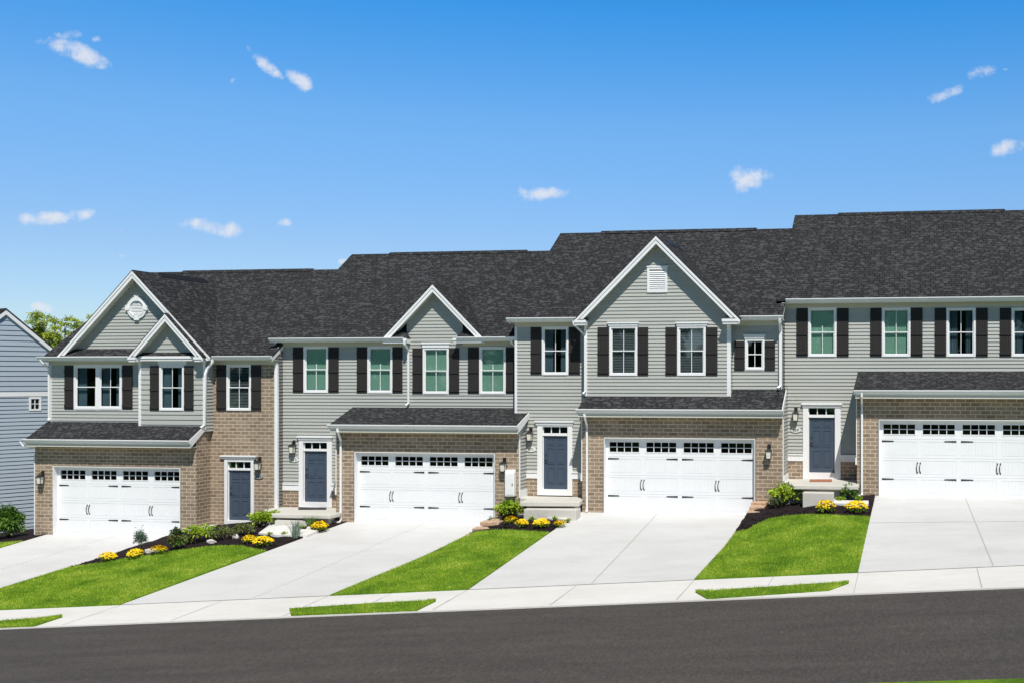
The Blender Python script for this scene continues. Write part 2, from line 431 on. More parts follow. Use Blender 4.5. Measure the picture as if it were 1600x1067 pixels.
def fmap(kind, c):
    if kind == 'F': return lambda u, z, o: (u, c - o, z)      # facing the street
    if kind == 'R': return lambda u, z, o: (c + o, u, z)      # facing +X
    if kind == 'L': return lambda u, z, o: (c - o, u, z)
    if kind == 'B': return lambda u, z, o: (u, c + o, z)
def wall(mb, fm, ul, ur, z0, z1, holes=(), course=0, base=0, mi=0, off=0):
    """flat or lapped wall. ul, ur: number or function of z. holes: (u0,u1,z0,z1)"""
    fl = ul if callable(ul) else (lambda z: ul); fr = ur if callable(ur) else (lambda z: ur)
    br = {z0, z1}
    for h in holes:
        for z in h[2:]:
            if z0 < z < z1: br.add(z)
    if course:
        k = math.ceil((z0 - base) / course + 1e-6)
        while base + k * course < z1: br.add(base + k * course); k += 1
    br = sorted(br)
    def prof(z, up):   # outward offset at z; up: looking at the lap that starts at z
        if not course: return off
        t = (z - base) / course; fr_ = t - math.floor(t + (1e-5 if up else -1e-5))
        return off + .025 * (1 - fr_)
    for a, b in zip(br, br[1:]):
        if b - a < 1e-5: continue
        oa, ob = prof(a, True), prof(b, False)
        segs = [(None, None)]
        cuts = sorted([(h[0], h[1]) for h in holes if h[2] < (a+b)/2 < h[3]])
        pieces = []; cur = None
        for c0, c1 in cuts: pieces.append((cur, c0)); cur = c1
        pieces.append((cur, None))
        for l, r in pieces:
            la = fl(a) if l is None else max(l, fl(a)); lb = fl(b) if l is None else max(l, fl(b))
            ra = fr(a) if r is None else min(r, fr(a)); rb = fr(b) if r is None else min(r, fr(b))
            if ra - la < 1e-4 and rb - lb < 1e-4: continue
            ra = max(ra, la); rb = max(rb, lb)
            mb.poly([fm(la, a, oa), fm(ra, a, oa), fm(rb, b, ob), fm(lb, b, ob)], mi)
            if course and oa > off + .024:
                mb.poly([fm(la, a, off), fm(ra, a, off), fm(ra, a, oa), fm(la, a, oa)], mi)
COURSE = .115
GUT = [(0, 0), (.125, 0), (.125, -.025), (.105, -.04), (.085, -.085), (.06, -.115), (0, -.115)]
def gutter(parent, x0, x1, Y, z, name='gutter'):
    mb = MB(); mb.prism(GUT, lambda p, q, a: (a, Y - p, z + q), x0, x1)
    mb.box(x0, x1, Y, Y + .02, z - .15, z - .002)
    return mb.build(name, 'white', parent)
def downspout(parent, path, w=.045):
    mb = MB(); mb.tube(path, w, square=True); return mb.build('downspout', 'white', parent, bevel=.006)

def window(parent, Y, px, mullion=True, kind='blind', header=None, casing=.065, label=None):
    x0, y0, x1, y1 = px; Yp = Y - .03
    a, b = X_(x0, Yp), X_(x1, Yp); xm = (x0 + x1) / 2; t, bt = Z_(xm, y0, Yp), Z_(xm, y1, Yp)
    mb = MB(); p = .032
    mb.box(a, a + casing, Y - p, Y + .03, bt, t); mb.box(b - casing, b, Y - p, Y + .03, bt, t)
    mb.box(a + casing, b - casing, Y - p, Y + .03, t - casing, t); mb.box(a + casing, b - casing, Y - p - .008, Y + .03, bt, bt + casing)
    ia, ib, it, ibt = a + casing, b - casing, t - casing, bt + casing; mid = (it + ibt) / 2
    s = .028; y_a, y_b = Y + .0, Y + .045
    def ring(l, r, lo, hi, ya, yb, s):
        mb.box(l, l + s, ya, yb, lo, hi); mb.box(r - s, r, ya, yb, lo, hi)
        mb.box(l + s, r - s, ya, yb, lo, lo + s); mb.box(l + s, r - s, ya, yb, hi - s, hi)
    ring(ia, ib, mid - .015, it, y_a + .004, y_b, s); ring(ia, ib, ibt, mid + .015, y_a - .012, y_b - .02, s + .004)
    xc = (ia + ib) / 2
    if mullion:
        mb.box(xc - .011, xc + .011, y_a + .018, y_a + .03, mid + .015, it - s); mb.box(xc - .011, xc + .011, y_a + .008, y_a + .02, ibt + s, mid - .015)
    elif kind == 'blind':
        mb.box(xc - .011, xc + .011, y_a + .018, y_a + .03, mid + .015, mid + .2); mb.box(xc - .011, xc + .011, y_a + .008, y_a + .02, ibt + s, mid - .015)
    if mullion == 'cross':
        for zz in ((mid + it) / 2, (mid + ibt) / 2): pass
    w = mb.build('window', 'white', parent, bevel=.004)
    if label: w['label'] = label
    if header:
        h = MB(); hx0, hy0, hx1, hy1 = header; ha, hb = X_(hx0, Yp), X_(hx1, Yp); ht, hbt = Z_(xm, hy0, Yp), t + .002
        h.box(ha + .03, hb - .03, Y - .055, Y + .02, hbt, ht - .05); h.box(ha, hb, Y - .085, Y + .02, ht - .05, ht)
        h.build('window_header', 'white', w, bevel=.005)
    g = MB(); g.poly([(ia, Y + .028, mid), (ib, Y + .028, mid), (ib, Y + .028, it), (ia, Y + .028, it)])
    g.poly([(ia, Y + .018, ibt), (ib, Y + .018, ibt), (ib, Y + .018, mid), (ia, Y + .018, mid)]); g.build('pane', 'glass' if kind == 'blind' else 'glass_clear', w, fix=False)
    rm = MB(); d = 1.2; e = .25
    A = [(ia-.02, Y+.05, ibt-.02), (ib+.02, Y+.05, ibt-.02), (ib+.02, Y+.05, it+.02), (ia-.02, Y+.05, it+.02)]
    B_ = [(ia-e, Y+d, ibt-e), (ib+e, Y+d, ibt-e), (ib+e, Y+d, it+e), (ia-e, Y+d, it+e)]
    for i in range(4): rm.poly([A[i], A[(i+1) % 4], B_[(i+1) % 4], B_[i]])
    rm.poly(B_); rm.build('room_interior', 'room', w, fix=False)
    if kind in ('blind', 'half', 'slats'):
        bl = MB(); lo = ibt if kind != 'half' else ibt + (it - ibt) * .45
        n = int((it - lo) / .052)
        for k in range(n):
            z = it - .03 - k * .052
            if kind == 'blind': bl.hexa([(ia+.01, Y+.085, z-.052), (ib-.01, Y+.085, z-.052), (ib-.01, Y+.087, z-.052), (ia+.01, Y+.087, z-.052), (ia+.01, Y+.077, z), (ib-.01, Y+.077, z), (ib-.01, Y+.079, z), (ia+.01, Y+.079, z)])
            else: bl.hexa([(ia+.01, Y+.065, z-.022), (ib-.01, Y+.065, z-.022), (ib-.01, Y+.105, z), (ia+.01, Y+.105, z), (ia+.01, Y+.065, z-.018), (ib-.01, Y+.065, z-.018), (ib-.01, Y+.105, z+.004), (ia+.01, Y+.105, z+.004)])
        bl.build('blind', 'blind' if kind == 'blind' else 'blind_grey', w, fix=False)
    if kind in ('curtain', 'curtain_l'):
        cu = MB(); rng = random.Random(int(x0))
        spans = [(ia, ia + (ib-ia)*.42)] if kind == 'curtain_l' else [(ia, ia + (ib-ia)*.36), (ib - (ib-ia)*.3, ib)]
        for l, r in spans:
            n = 12
            for k in range(n):
                u0, u1 = l + (r-l)*k/n, l + (r-l)*(k+1)/n
                ya = Y + .12 + .02*math.sin(k*2.1); yb = Y + .12 + .02*math.sin((k+1)*2.1)
                cu.poly([(u0, ya, ibt), (u1, yb, ibt), (u1, yb, it), (u0, ya, it)])
        cu.build('curtain', 'curtain', w, fix=False)
    return (a + .01, b - .01, bt + .01, t - .01)
def shutter(parent, Y, px):
    x0, y0, x1, y1 = px; Yp = Y - .04; a, b = X_(x0, Yp), X_(x1, Yp); xm = (x0+x1)/2; t, bt = Z_(xm, y0, Yp), Z_(xm, y1, Yp)
    mb = MB(); n = 4; w = (b - a) / n
    for k in range(n): mb.box(a + k*w + (.004 if k else 0), a + (k+1)*w - .004 * (k < n-1), Y - .038, Y - .012, bt, t)
    mb.box(a + .005, b - .005, Y - .03, Y - .008, bt + .005, t - .005)
    hh = t - bt
    for q in (.075, .47, .86): mb.box(a + .003, b - .003, Y - .062, Y - .036, bt + hh * q - .045, bt + hh * q + .045)
    return mb.build('shutter', 'shutter', parent, bevel=.003)

def entry(parent, Y, hdr, cas, inner, trans, door, sill, handle_left=True):
    """front door with casing, header, transom and sill; returns hole"""
    xm = (cas[0] + cas[1]) / 2; zz = lambda py: Z_(xm, py, Y - .03); xx = lambda px: X_(px, Y - .03)
    a, b, ia, ib = xx(cas[0]), xx(cas[1]), xx(inner[0]), xx(inner[1])
    hb, ht = zz(hdr[3]), zz(hdr[1]); zd0, zd1 = zz(door[1]), zz(door[0]); zt0, zt1 = zz(trans[1]), zz(trans[0]); zs = zz(sill)
    mb = MB()
    mb.box(a, ia, Y - .045, Y + .03, zs, hb); mb.box(ib, b, Y - .045, Y + .03, zs, hb)
    mb.box(xx(hdr[0]) + .03, xx(hdr[2]) - .03, Y - .07, Y + .03, hb, ht - .05); mb.box(xx(hdr[0]), xx(hdr[2]), Y - .11, Y + .03, ht - .05, ht)
    mb.box(ia, ib, Y - .04, Y + .03, zt1, hb)                     # above transom
    mb.box(ia, ib, Y + .0, Y + .07, zd1, zt0)                       # transom bar
    mb.box(ia, ib, Y - .055, Y + .08, zs, zd0)                      # sill
    mb.box(ia - .01, ia + .02, Y + .03, Y + .1, zd0, zt1); mb.box(ib - .02, ib + .01, Y + .03, Y + .1, zd0, zt1)
    for k in (1, 2):
        x = ia + (ib - ia) * k / 3; mb.box(x - .014, x + .014, Y + .02, Y + .06, zt0, zt1)
    mb.build('door_frame', 'white', parent, bevel=.004)
    g = MB(); g.poly([(ia, Y+.045, zt0), (ib, Y+.045, zt0), (ib, Y+.045, zt1), (ia, Y+.045, zt1)])
    go = g.build('transom_pane', 'glass', parent, fix=False)
    dk = MB(); dk.box(ia, ib, Y + .2, Y + .22, zt0 - .02, zt1 + .02); dk.build('dark_hall', 'room', go)
    d = MB(); yd = Y + .06
    d.box(ia + .012, ib - .012, yd, yd + .045, zd0 + .004, zd1 - .003)
    wd = ib - ia; hd = zd1 - zd0
    for (f0, f1) in ((.10, .40), (.47, .77), (.82, .945)):
        for (g0, g1) in ((.15, .46), (.54, .85)):
            l, r, lo, hi = ia + wd*g0, ia + wd*g1, zd0 + hd*f0, zd0 + hd*f1; s = .022
            d.box(l, l+s, yd-.014, yd+.01, lo, hi); d.box(r-s, r, yd-.014, yd+.01, lo, hi)
            d.box(l+s, r-s, yd-.014, yd+.01, lo, lo+s); d.box(l+s, r-s, yd-.014, yd+.01, hi-s, hi)
            d.box(l+.055, r-.055, yd-.010, yd+.01, lo+.055, hi-.055)
    do = d.build('front_door', 'door', parent, bevel=.004)
    k = MB(); hx = ia + .09; k.tube([(hx, yd, zd0 + .95), (hx, yd - .06, zd0 + .95)], [.025, .02], 10); k.tube([(hx, yd-.06, zd0+.95), (hx+.09, yd-.065, zd0+.95)], .011, 8)
    k.build('door_handle', 'black', do); k = MB(); k.tube([(hx, yd, zd0 + 1.13), (hx, yd - .02, zd0 + 1.13)], .024, 10); k.build('deadbolt', 'black', do)
    return (a + .01, b - .01, zs + .005, hb + .02)

def garage_door(parent, Yg, x0, x1, z0, z1):
    rec = .2; Y = Yg + rec
    fr = MB(); j = .05
    fr.box(x0 - .002, x0 + .02, Yg - .012, Y + .05, z0, z1); fr.box(x1 - .02, x1 + .002, Yg - .012, Y + .05, z0, z1)
    fr.box(x0 + .02, x1 - .02, Yg - .012, Y + .05, z1 - .02, z1 + .002)
    fr.build('garage_door_frame', 'white', parent)
    d = MB(); X0, X1 = x0 + .02, x1 - .02; w = X1 - X0; hh = (z1 - .02 - z0 - .01) / 4; gl = MB(); dk = MB()
    cw = w / 4
    for s in range(4):
        lo, hi = z0 + .01 + s*hh, z0 + .01 + (s+1)*hh - .005
        if s < 3:
            d.box(X0, X1, Y, Y + .045, lo, hi)
            for c in range(4):
                l, r = X0 + c*cw + .075, X0 + (c+1)*cw - .075
                st_ = .012; lo2, hi2 = lo + .085, hi - .075
                d.box(X0 + c*cw, l, Y - st_, Y, lo, hi); d.box(r, X0 + (c+1)*cw, Y - st_, Y, lo, hi)
                d.box(l, r, Y - st_, Y, lo, lo2); d.box(l, r, Y - st_, Y, hi2, hi)
                n = 10; bw = (r - l - .02) / n
                for k in range(n): d.box(l + .01 + k*bw + .005, l + .01 + (k+1)*bw - .005, Y - .009, Y, lo2 + .008, hi2 - .008)
        else:
            for c in range(4):
                l, r = X0 + c*cw + .12, X0 + (c+1)*cw - .12; a, b = lo + .15, hi - .13
                d.box(X0 + c*cw, l, Y - .012, Y + .045, lo, hi); d.box(r, X0 + (c+1)*cw, Y - .012, Y + .045, lo, hi)
                d.box(l, r, Y - .012, Y + .045, lo, a); d.box(l, r, Y - .012, Y + .045, b, hi)
                d.box(l - .03, l, Y - .022, Y - .012, a - .03, b + .03); d.box(r, r + .03, Y - .022, Y - .012, a - .03, b + .03)
                d.box(l, r, Y - .022, Y - .012, a - .03, a); d.box(l, r, Y - .022, Y - .012, b, b + .03)
                for k in (1, 2, 3): x = l + (r-l)*k/4; d.box(x - .011, x + .011, Y - .014, Y + .012, a, b)
                d.box(l, r, Y - .0145, Y + .0115, (a+b)/2 - .011, (a+b)/2 + .011)
                gl.poly([(l, Y + .02, a), (r, Y + .02, a), (r, Y + .02, b), (l, Y + .02, b)])
                dk.box(l - .03, r + .03, Y + .06, Y + .08, a - .03, b + .03)
    g = d.build('garage_door', 'gdoor', parent)
    gl.build('garage_door_glass', 'gglass', g, fix=False); dk.build('dark_garage', 'dark', g)
    for s, zf in ((0, z0 + hh - .06), (1, z0 + 3*hh - .06)):
        for k in range(4):
            l, r = (X0 + k*cw + .07, X0 + k*cw + .45) if k % 2 == 0 else (X0 + (k+1)*cw - .45, X0 + (k+1)*cw - .07)
            hb = MB(); sg = 1 if k % 2 == 0 else -1
            xa, xb = (l, r) if sg == 1 else (r, l)
            hb.prism([(xa, -.026), (xb - sg*.03, -.016), (xb, 0), (xb - sg*.03, .016), (xa, .026)], lambda p, q, a: (p, a, zf + q), Y - .02, Y - .012)
            hb.build('strap_hinge', 'black', g)
    for c in (1, 3):
        for sg in (-1, 1):
            x = X0 + c*cw + sg*.045; zc = z0 + hh*1.5; hb = MB()
            hb.tube([(x, Y-.012, zc-.15), (x, Y-.03, zc-.14), (x - .025, Y-.045, zc-.06), (x - .025, Y-.045, zc+.06), (x, Y-.03, zc+.14), (x, Y-.012, zc+.15)], .011, 6)
            hb.box(x-.018, x+.018, Y-.018, Y-.011, zc-.175, zc-.13); hb.box(x-.018, x+.018, Y-.018, Y-.011, zc+.13, zc+.175)
            hb.build('door_pull', 'black', g)
    return (x0 - .02, x1 + .02, z0 - .3, z1 + .02)

def prism_roof_main(parent, x0, x1, Ye, ze, run=5.5, rise=3.48, notch=None, leftrake=True):
    Yr, zr, Yb = Ye + run, ze + rise, Ye + 2*run
    mb = MB(); t = .07
    parts_ = [(x0, x1, 0)] if not notch else [(x0, notch[0], 0), (notch[0], notch[1], notch[2]), (notch[1], x1, 0)]
    for xa_, xb_, dy in parts_:
        dz = dy * rise / run
        mb.prism([(Ye + dy, ze + dz), (Yr, zr), (Yb, ze), (Yb, ze - t), (Yr, zr - t), (Ye + dy, ze + dz - t)], lambda p, q, a: (a, p, q), xa_, xb_)
    # ridge vent cap
    mb.prism([(Yr - .16, zr - .075), (Yr, zr + .05), (Yr + .16, zr - .075)], lambda p, q, a: (a, p, q), x0 + 1.6, x1 - 1.6)
    r = mb.build('roof', 'shingle', parent)
    for x in ((x0, x1) if leftrake else (x1,)):
        rk = MB(); a_, b_ = (x + .012, x + .04) if x == x0 else (x - .04, x - .004)
        rk.prism([(Ye, ze - .071), (Yr, zr - .071), (Yb, ze - .071), (Yb, ze - .21), (Yr, zr - .21), (Ye, ze - .21)], lambda p, q, a: (a, p, q), a_, b_)
        rk.build('rake_board', 'white', r)
    return lambda z: Ye + (z - ze) * run / rise

def gable(parent, Ymain, xl, xa, xr, ze, za, Yf, Yw, wl, wr, zb, holes=(), returns=(1, 1), full_return=False, course=COURSE):
    """cross gable: roof slopes, rake boards, soffit, gable wall and eave returns"""
    t = .05; sl = (za - ze) / (xr - xa); slL = (za - ze) / (xa - xl)
    mb = MB(); Yt = Ymain(za) + .05; Yv = max(Ymain(ze), Yf + .05)
    for (xe, ) in ((xl, ), (xr, )):
        top = [(xe, Yf-.02, ze), (xa, Yf-.02, za), (xa, Yt, za), (xe, Yv, ze)]
        lo = [(x, y, z - t) for x, y, z in top]
        mb.hexa([lo[0], lo[1], lo[2], lo[3], top[0], top[1], top[2], top[3]])
    r = mb.build('gable_roof', 'shingle', parent)
    if za - ze > 2:
        vc_ = MB(); vc_.prism([(xa - .15, za - .13), (xa, za + .035), (xa + .15, za - .13)], lambda p, q, a: (p, a, q), Yf + 1.4, Yt - .9); vc_.build('ridge_vent', 'black', r)
    # rake boards
    fb = MB(); h = .24; zc_ = ze - .175
    for xe in (xl, xr):
        sg = 1 if xe > xa else -1; k_ = (za - ze) / abs(xe - xa)
        for hh, ya, yb in ((h, Yf - .012, Yf + .022), (.1, Yf - .034, Yf - .0125)):
            lz = za - t - hh
            if ze - t - hh < zc_: P = [(xe, ze - t - .001), (xa, za - t - .001), (xa, lz), (xa + sg * (lz - zc_) / k_, zc_), (xe, zc_)]
            else: P = [(xe, ze - t - .001), (xa, za - t - .001), (xa, lz), (xe, ze - t - hh)]
            if hh == h: fb.mark()
            fb.prism(P, lambda p, q, a: (p, a, q), ya, yb)
    fb.pieces('rake_board', 'white', r)
    sf = MB(); e = .19
    for xe in (xl, xr):
        zq = ze; xe = xe + (.07 if xe < xa else -.07); ze_ = ze + .07 * sl
        sf.mark().hexa([(xe, Yf+.023, ze_-e-.02), (xa, Yf+.023, za-e-.02), (xa, Yw+.05, za-e-.02), (xe, Yw+.05, ze_-e-.02),
                 (xe, Yf+.023, ze_-e), (xa, Yf+.023, za-e), (xa, Yw+.05, za-e), (xe, Yw+.05, ze_-e)])
    sf.pieces('soffit', 'soffit', r)
    # wall
    e2 = .15
    fl = lambda z: max(wl, xl + (z - (ze - e2)) / slL); fr = lambda z: min(wr, xr - (z - (ze - e2)) / sl)
    w = MB(); wall(w, fmap('F', Yw), fl, fr, zb, za - e2 - .01, holes, course, 0)
    w.build('gable_siding', 'siding', parent)
    rt = MB(); rs = MB(); zt = ze - .03
    spans = []
    if full_return: spans = [(xl + .12, wr, 2)]
    else:
        if returns[0]: spans.append((xl + .1, wl + .12, 1))
        if returns[1]: spans.append((wr - .12, xr - .1, 0))
    for a, b, hip in spans:
        rt.mark(); rs.mark(); rt.box(a - .06, b + .02, Yf - .03, Yw + .02, zt - .15, zt)
        rt.box(a - .08, b + .05, Yf - .06, Yf - .031, zt - .07, zt + .012)
        dz = .30
        l0, r0 = a, b
        lt, rtop = (a, b - .18) if hip == 1 else ((a + .18, b) if hip == 0 else (a, b))
        if hip == 1: rtp = b - .2; ltp = a
        elif hip == 0: ltp = a + .2; rtp = b
        else: ltp, rtp = a, b
        rs.poly([(a, Yf - .05, zt + .014), (b + (.03 if hip == 1 else 0), Yf - .05, zt + .014), (rtp, Yw, zt + dz), (ltp, Yw, zt + dz)])
        if hip == 1: rs.poly([(b + .03, Yf - .05, zt + .014), (b + .03, Yw, zt + .014), (rtp, Yw, zt + dz)])
        if hip == 0: rs.poly([(a, Yw, zt + .014), (a, Yf - .05, zt + .014), (ltp, Yw, zt + dz)])
    if spans:
        for o, (q) in zip(rt.pieces('eave_return', 'white', parent), range(9)): pass
        rs.pieces('return_roofing', 'shingle', r)
    return r

def pent(parent, x0, x1, z0, Wb, z1, Yg=34.8, gL=.0, gR=.0):
    mb = MB(); t = .05
    mb.prism([(Yg, z0), (Wb + .06, z1 + .06 * (z1 - z0) / (Wb - Yg)), (Wb + .06, z1 - .1), (Yg, z0 - t)], lambda p, q, a: (a, p, q), x0, x1)
    r = mb.build('garage_roof', 'shingle', parent)
    rk = MB()
    s = (z1 - z0) / (Wb - Yg)
    for a, b, dz in ((x0 + .004, x0 + .022, -.052), (x1 + .001, x1 + .022, .004)):
        rk.mark().prism([(Yg, z0 + dz), (Wb, z1 + dz), (Wb, z1 - .15), (Yg + .05, z0 - .27), (Yg, z0 - .27)], lambda p, q, c: (c, p, q), a, b)
    rk.pieces('rake_board', 'white', r)
    gutter(parent, x0 - .05 - gL, x1 + .05 + gR, Yg, z0 - .012)
    f = MB(); f.box(x0 + .002, x1 - .002, Yg + .001, Yg + .03, z0 - .27, z0 - .06)
    f.box(x0 + .002, x1 - .002, Yg + .03, 35.19, z0 - .27, z0 - .25)
    f.build('fascia', 'frieze', parent)
    return lambda Y: z0 + s * (Y - Yg)

def corner(mb, x0, x1, Y, z0, z1): mb.mark().box(x0, x1, Y - .024, Y + .02, z0, z1)
def eave(parent, x0, x1, Ywall, ze, wx0=None, wx1=None, ov=.35, gx=None):
    """gutter, soffit and frieze board under a main eave"""
    Ye = Ywall - ov
    g0, g1 = gx or (x0, x1)
    gutter(parent, g0, g1, Ye, ze - .01)
    s = MB(); s.box(x0 + .003, x1 - .003, Ye + .021, Ywall, ze - .15, ze - .13); s.build('soffit', 'soffit', parent)
    f = MB(); f.box(wx0 if wx0 is not None else x0, wx1 if wx1 is not None else x1, Ywall - .03, Ywall + .01, ze - .3, ze - .151)
    f.build('frieze_board', 'frieze', parent)

# ------------------------------------------------------------------ terrain
GZ = [ZC - 5.51, ZC - 4.84, ZC - 4.35, ZC - 3.67]
DL = [(-30.15, -31.6), (-18.80, -20.40), (-10.72, -10.87), (-1.22, -1.31)]
DR = [(-24.75, -26.4), (-13.30, -14.56), (-5.02, -5.20), (3.95, 4.1)]
def street(x, Y=26.4): return ZC - 4.45 + .0715 * max(-90, min(70, x)) - (26.4 - Y) * .035
def lerp(a, b, t): return a + (b - a) * t
def edges(v):
    vx = max(0, min(1, v)); out = []
    for i in range(4):
        for D in (DL, DR):
            x = lerp(D[i][0], D[i][1], vx); out.append((x, lerp(GZ[i], street(x), vx)))
    return out
def seg_z(E, k, u, v):
    """lawn between edge k and k+1"""
    vx = max(0, min(1, v)); zl, zr = E[k][1], E[k+1][1]
    if k == 1: s = lerp(1 - (1 - u) ** 2 * .62, u, vx ** .7)
    else:
        t = max(0, min(1, (vx - .12) / .5)); t = t * t * (3 - 2 * t); s = lerp(1 - .6 * (1 - u) ** 1.4, u, t)
    bulge = .10 * math.sin(math.pi * min(1, max(0, u))) * math.sin(math.pi * vx)
    return zl + (zr - zl) * s + bulge
def terr(x, Y):
    if Y < 26.4: return street(x, Y)
    v = (35.2 - Y) / 8.8; E = edges(v)
    if x <= E[0][0]: return E[0][1] + .09 * (x - E[0][0])
    if x >= E[7][0]: return E[7][1] + .06 * (x - E[7][0])
    for k in range(7):
        if E[k][0] <= x <= E[k+1][0]:
            u = (x - E[k][0]) / (E[k+1][0] - E[k][0])
            if k % 2 == 0: return lerp(E[k][1], E[k+1][1], u)
            return seg_z(E, k, u, v) + .02
def ground_at(px, py, y0=17., y1=42.):
    Y = y0
    while Y < y1:
        p = at(px, py, Y)
        if p.z <= terr(p.x, Y): return p
        Y += .02
    return p
def on_plane(px, py, z):
    """point of that sight line at height z (solved for Y)"""
    k = (ZC - z) * F / (py - YH); x1 = X_(px, 1.0); d1 = -x1 * st + ct
    Y = k / d1; return Vector((x1 * Y, Y, z))
def grid_mesh(name, fn, nu, nv, mats, kind, skirt=.35, smooth=True):
    mb = MB()
    P = [[fn(i / nu, j / nv) for j in range(nv + 1)] for i in range(nu + 1)]
    idx = {}
    for i in range(nu + 1):
        for j in range(nv + 1): idx[i, j] = len(mb.v); mb.v.append(tuple(P[i][j]))
    for i in range(nu):
        for j in range(nv): mb.f.append((idx[i,j], idx[i+1,j], idx[i+1,j+1], idx[i,j+1])); mb.mi.append(0)
    if skirt:
        rim = [(i, 0) for i in range(nu)] + [(nu, j) for j in range(nv)] + [(i, nv) for i in range(nu, 0, -1)] + [(0, j) for j in range(nv, 0, -1)]
        for a, b in zip(rim, rim[1:] + rim[:1]):
            p, q = P[a[0]][a[1]], P[b[0]][b[1]]
            mb.poly([p, q, (q[0], q[1], q[2] - skirt), (p[0], p[1], p[2] - skirt)])
    o = mb.build(name, mats, None)
    return tag(o, kind=kind)

lawns = []   # (fn(u,w) -> xyz, area weight) used to sow grass
def lawn_patch(k, pts, seed):
    """k: edge index of left side; pts: photo points of the bed/lawn border, left to right"""
    uv = []
    for px, py in pts:
        p = ground_at(px, py); v = (35.2 - p.y) / 8.8; E = edges(v)
        u = (p.x - E[k][0]) / (E[k+1][0] - E[k][0]); uv.append((max(0, min(1, u)), v))
    uv.sort()
    us = [a for a, b in uv]; vs = [b for a, b in uv]
    vc = lambda u: float(np.interp(u, us, vs))
    def P(u, v, dz):
        E = edges(v); x = lerp(E[k][0], E[k+1][0], u); y = 35.2 - 8.8 * v
        return (x, y, seg_z(E, k, u, v) + dz)
    lf = lambda u, w: P(u, lerp(vc(u), 1, w), .03)
    def bf(u, w):
        v = lerp(-.15, vc(u), w); x, y, z = P(u, v, .0)
        wob = .02 * math.sin(x * 9) * math.sin(y * 7) + .03 * math.sin(math.pi * w)
        return (x, y, z + .02 + wob)
    grid_mesh('lawn', lf, 40, 40, 'lawn', 'structure')
    grid_mesh('mulch_bed', bf, 60, 30, 'mulch', 'structure', .5)
    area = abs(lf(1, .5)[0] - lf(0, .5)[0]) * abs(lf(.5, 0)[1] - lf(.5, 1)[1])
    lawns.append((lf, area)); return P, vc

# base ground: one sheet to the horizon
def base_z(x, y):
    c = street(x)
    if y < 17.1: return c - .09 - .0 * (17.1 - y)
    if y < 26.4: return c - .45
    hx = [-60, -42, -30, -24, -18, -13, -10, -5, -1, 4, 20, 60]
    hz = [-7.2, -6.6, -5.6, -5.5, -4.9, -4.8, -4.4, -4.3, -3.8, -3.7, -3.0, -1.]
    hh = ZC + float(np.interp(x, hx, hz)) - .45
    if y < 35.2: return lerp(c - .45, hh, (y - 26.4) / 8.8)
    return hh
def build_base():
    xs = sorted(set([-900, -400, -200, -120, -90, -75] + [x for x in range(-60, 62, 2)] + [70, 90, 150, 300, 900]))
    ys = [-900, -300, -100, -40, -10, 0, 5, 10, 13, 15, 16, 17.08, 17.12, 20, 24, 26.38, 26.42, 28, 31, 35.2, 36, 40, 50, 70, 120, 300, 1500]
    mb = MB(); idx = {}
    for i, x in enumerate(xs):
        for j, y in enumerate(ys): idx[i, j] = len(mb.v); mb.v.append((x, y, base_z(x, y)))
    for i in range(len(xs)-1):
        for j in range(len(ys)-1): mb.f.append((idx[i,j], idx[i+1,j], idx[i+1,j+1], idx[i,j+1])); mb.mi.append(0)
    tag(mb.build('ground', 'lawn', None), kind='structure')
build_base()

def strip(name, x0, x1, n, ya, yb, za, zb, mats):
    "sheet following the street gradient"
    def fn(u, w):
        x = lerp(x0, x1, u); y = lerp(ya, yb, w); return (x, y, street(x, y) + lerp(za, zb, w))
    return grid_mesh(name, fn, n, 2, mats, 'structure', .2)
strip('road', -90, 70, 80, 17.1, 24.33, -.06, -.045, 'asphalt')
strip('pavement', -90, 70, 80, 24.3, 26.42, -.012, 0, 'walk')
strip('grass_verge', -90, 70, 80, 13.0, 17.1, -.03, -.05, 'lawn')
lawns.append(((lambda u, w: (lerp(-2, 4, u), lerp(16.2, 17.12, w), street(lerp(-2, 4, u), lerp(16.2, 17.12, w)) - .05)), 5.5))

# driveways with control joints
def drive(i, joints, cross=(), dash=False):
    def P(u, v, dz):
        x = lerp(lerp(DL[i][0], DL[i][1], v), lerp(DR[i][0], DR[i][1], v), u)
        z = lerp(lerp(GZ[i], street(lerp(DL[i][0], DL[i][1], 1)), v), lerp(GZ[i], street(lerp(DR[i][0], DR[i][1], 1)), v), u)
        return (x, 35.2 - 8.8 * v, z + dz)
    mb = MB(); nu, nv = 12, 12; idx = {}
    v0 = -.025
    for a in range(nu + 1):
        for b in range(nv + 1): idx[a, b] = len(mb.v); mb.v.append(P(a/nu, lerp(v0, 1.0, b/nv), .012))
    for a in range(nu):
        for b in range(nv): mb.f.append((idx[a,b], idx[a+1,b], idx[a+1,b+1], idx[a,b+1])); mb.mi.append(0)
    for e in (0, 1):
        pts = [P(e, lerp(v0, 1, b/nv), .012) for b in range(nv+1)]
        for p, q in zip(pts, pts[1:]): mb.poly([p, q, (q[0], q[1], q[2]-.3), (p[0], p[1], p[2]-.3)])
    for (ua, ub) in joints:
        w = .0022 if not dash else .0026; n = 40 if not dash else 110
        for b in range(n):
            if dash and b % 2: continue
            va, vb = lerp(.01, .995, b/n), lerp(.01, .995, (b+1)/n)
            u1, u2 = lerp(ua, ub, b/n), lerp(ua, ub, (b+1)/n)
            mb.poly([P(u1-w, va, .017), P(u1+w, va, .017), P(u2+w, vb, .017), P(u2-w, vb, .017)], 1)
    for v in cross:
        for a in range(20): mb.poly([P(a/20, v-.0014, .0165), P((a+1)/20, v-.0014, .0165), P((a+1)/20, v+.0014, .0165), P(a/20, v+.0014, .0165)], 1)
    tag(mb.build('driveway', ['conc', 'joint'], None), kind='structure')
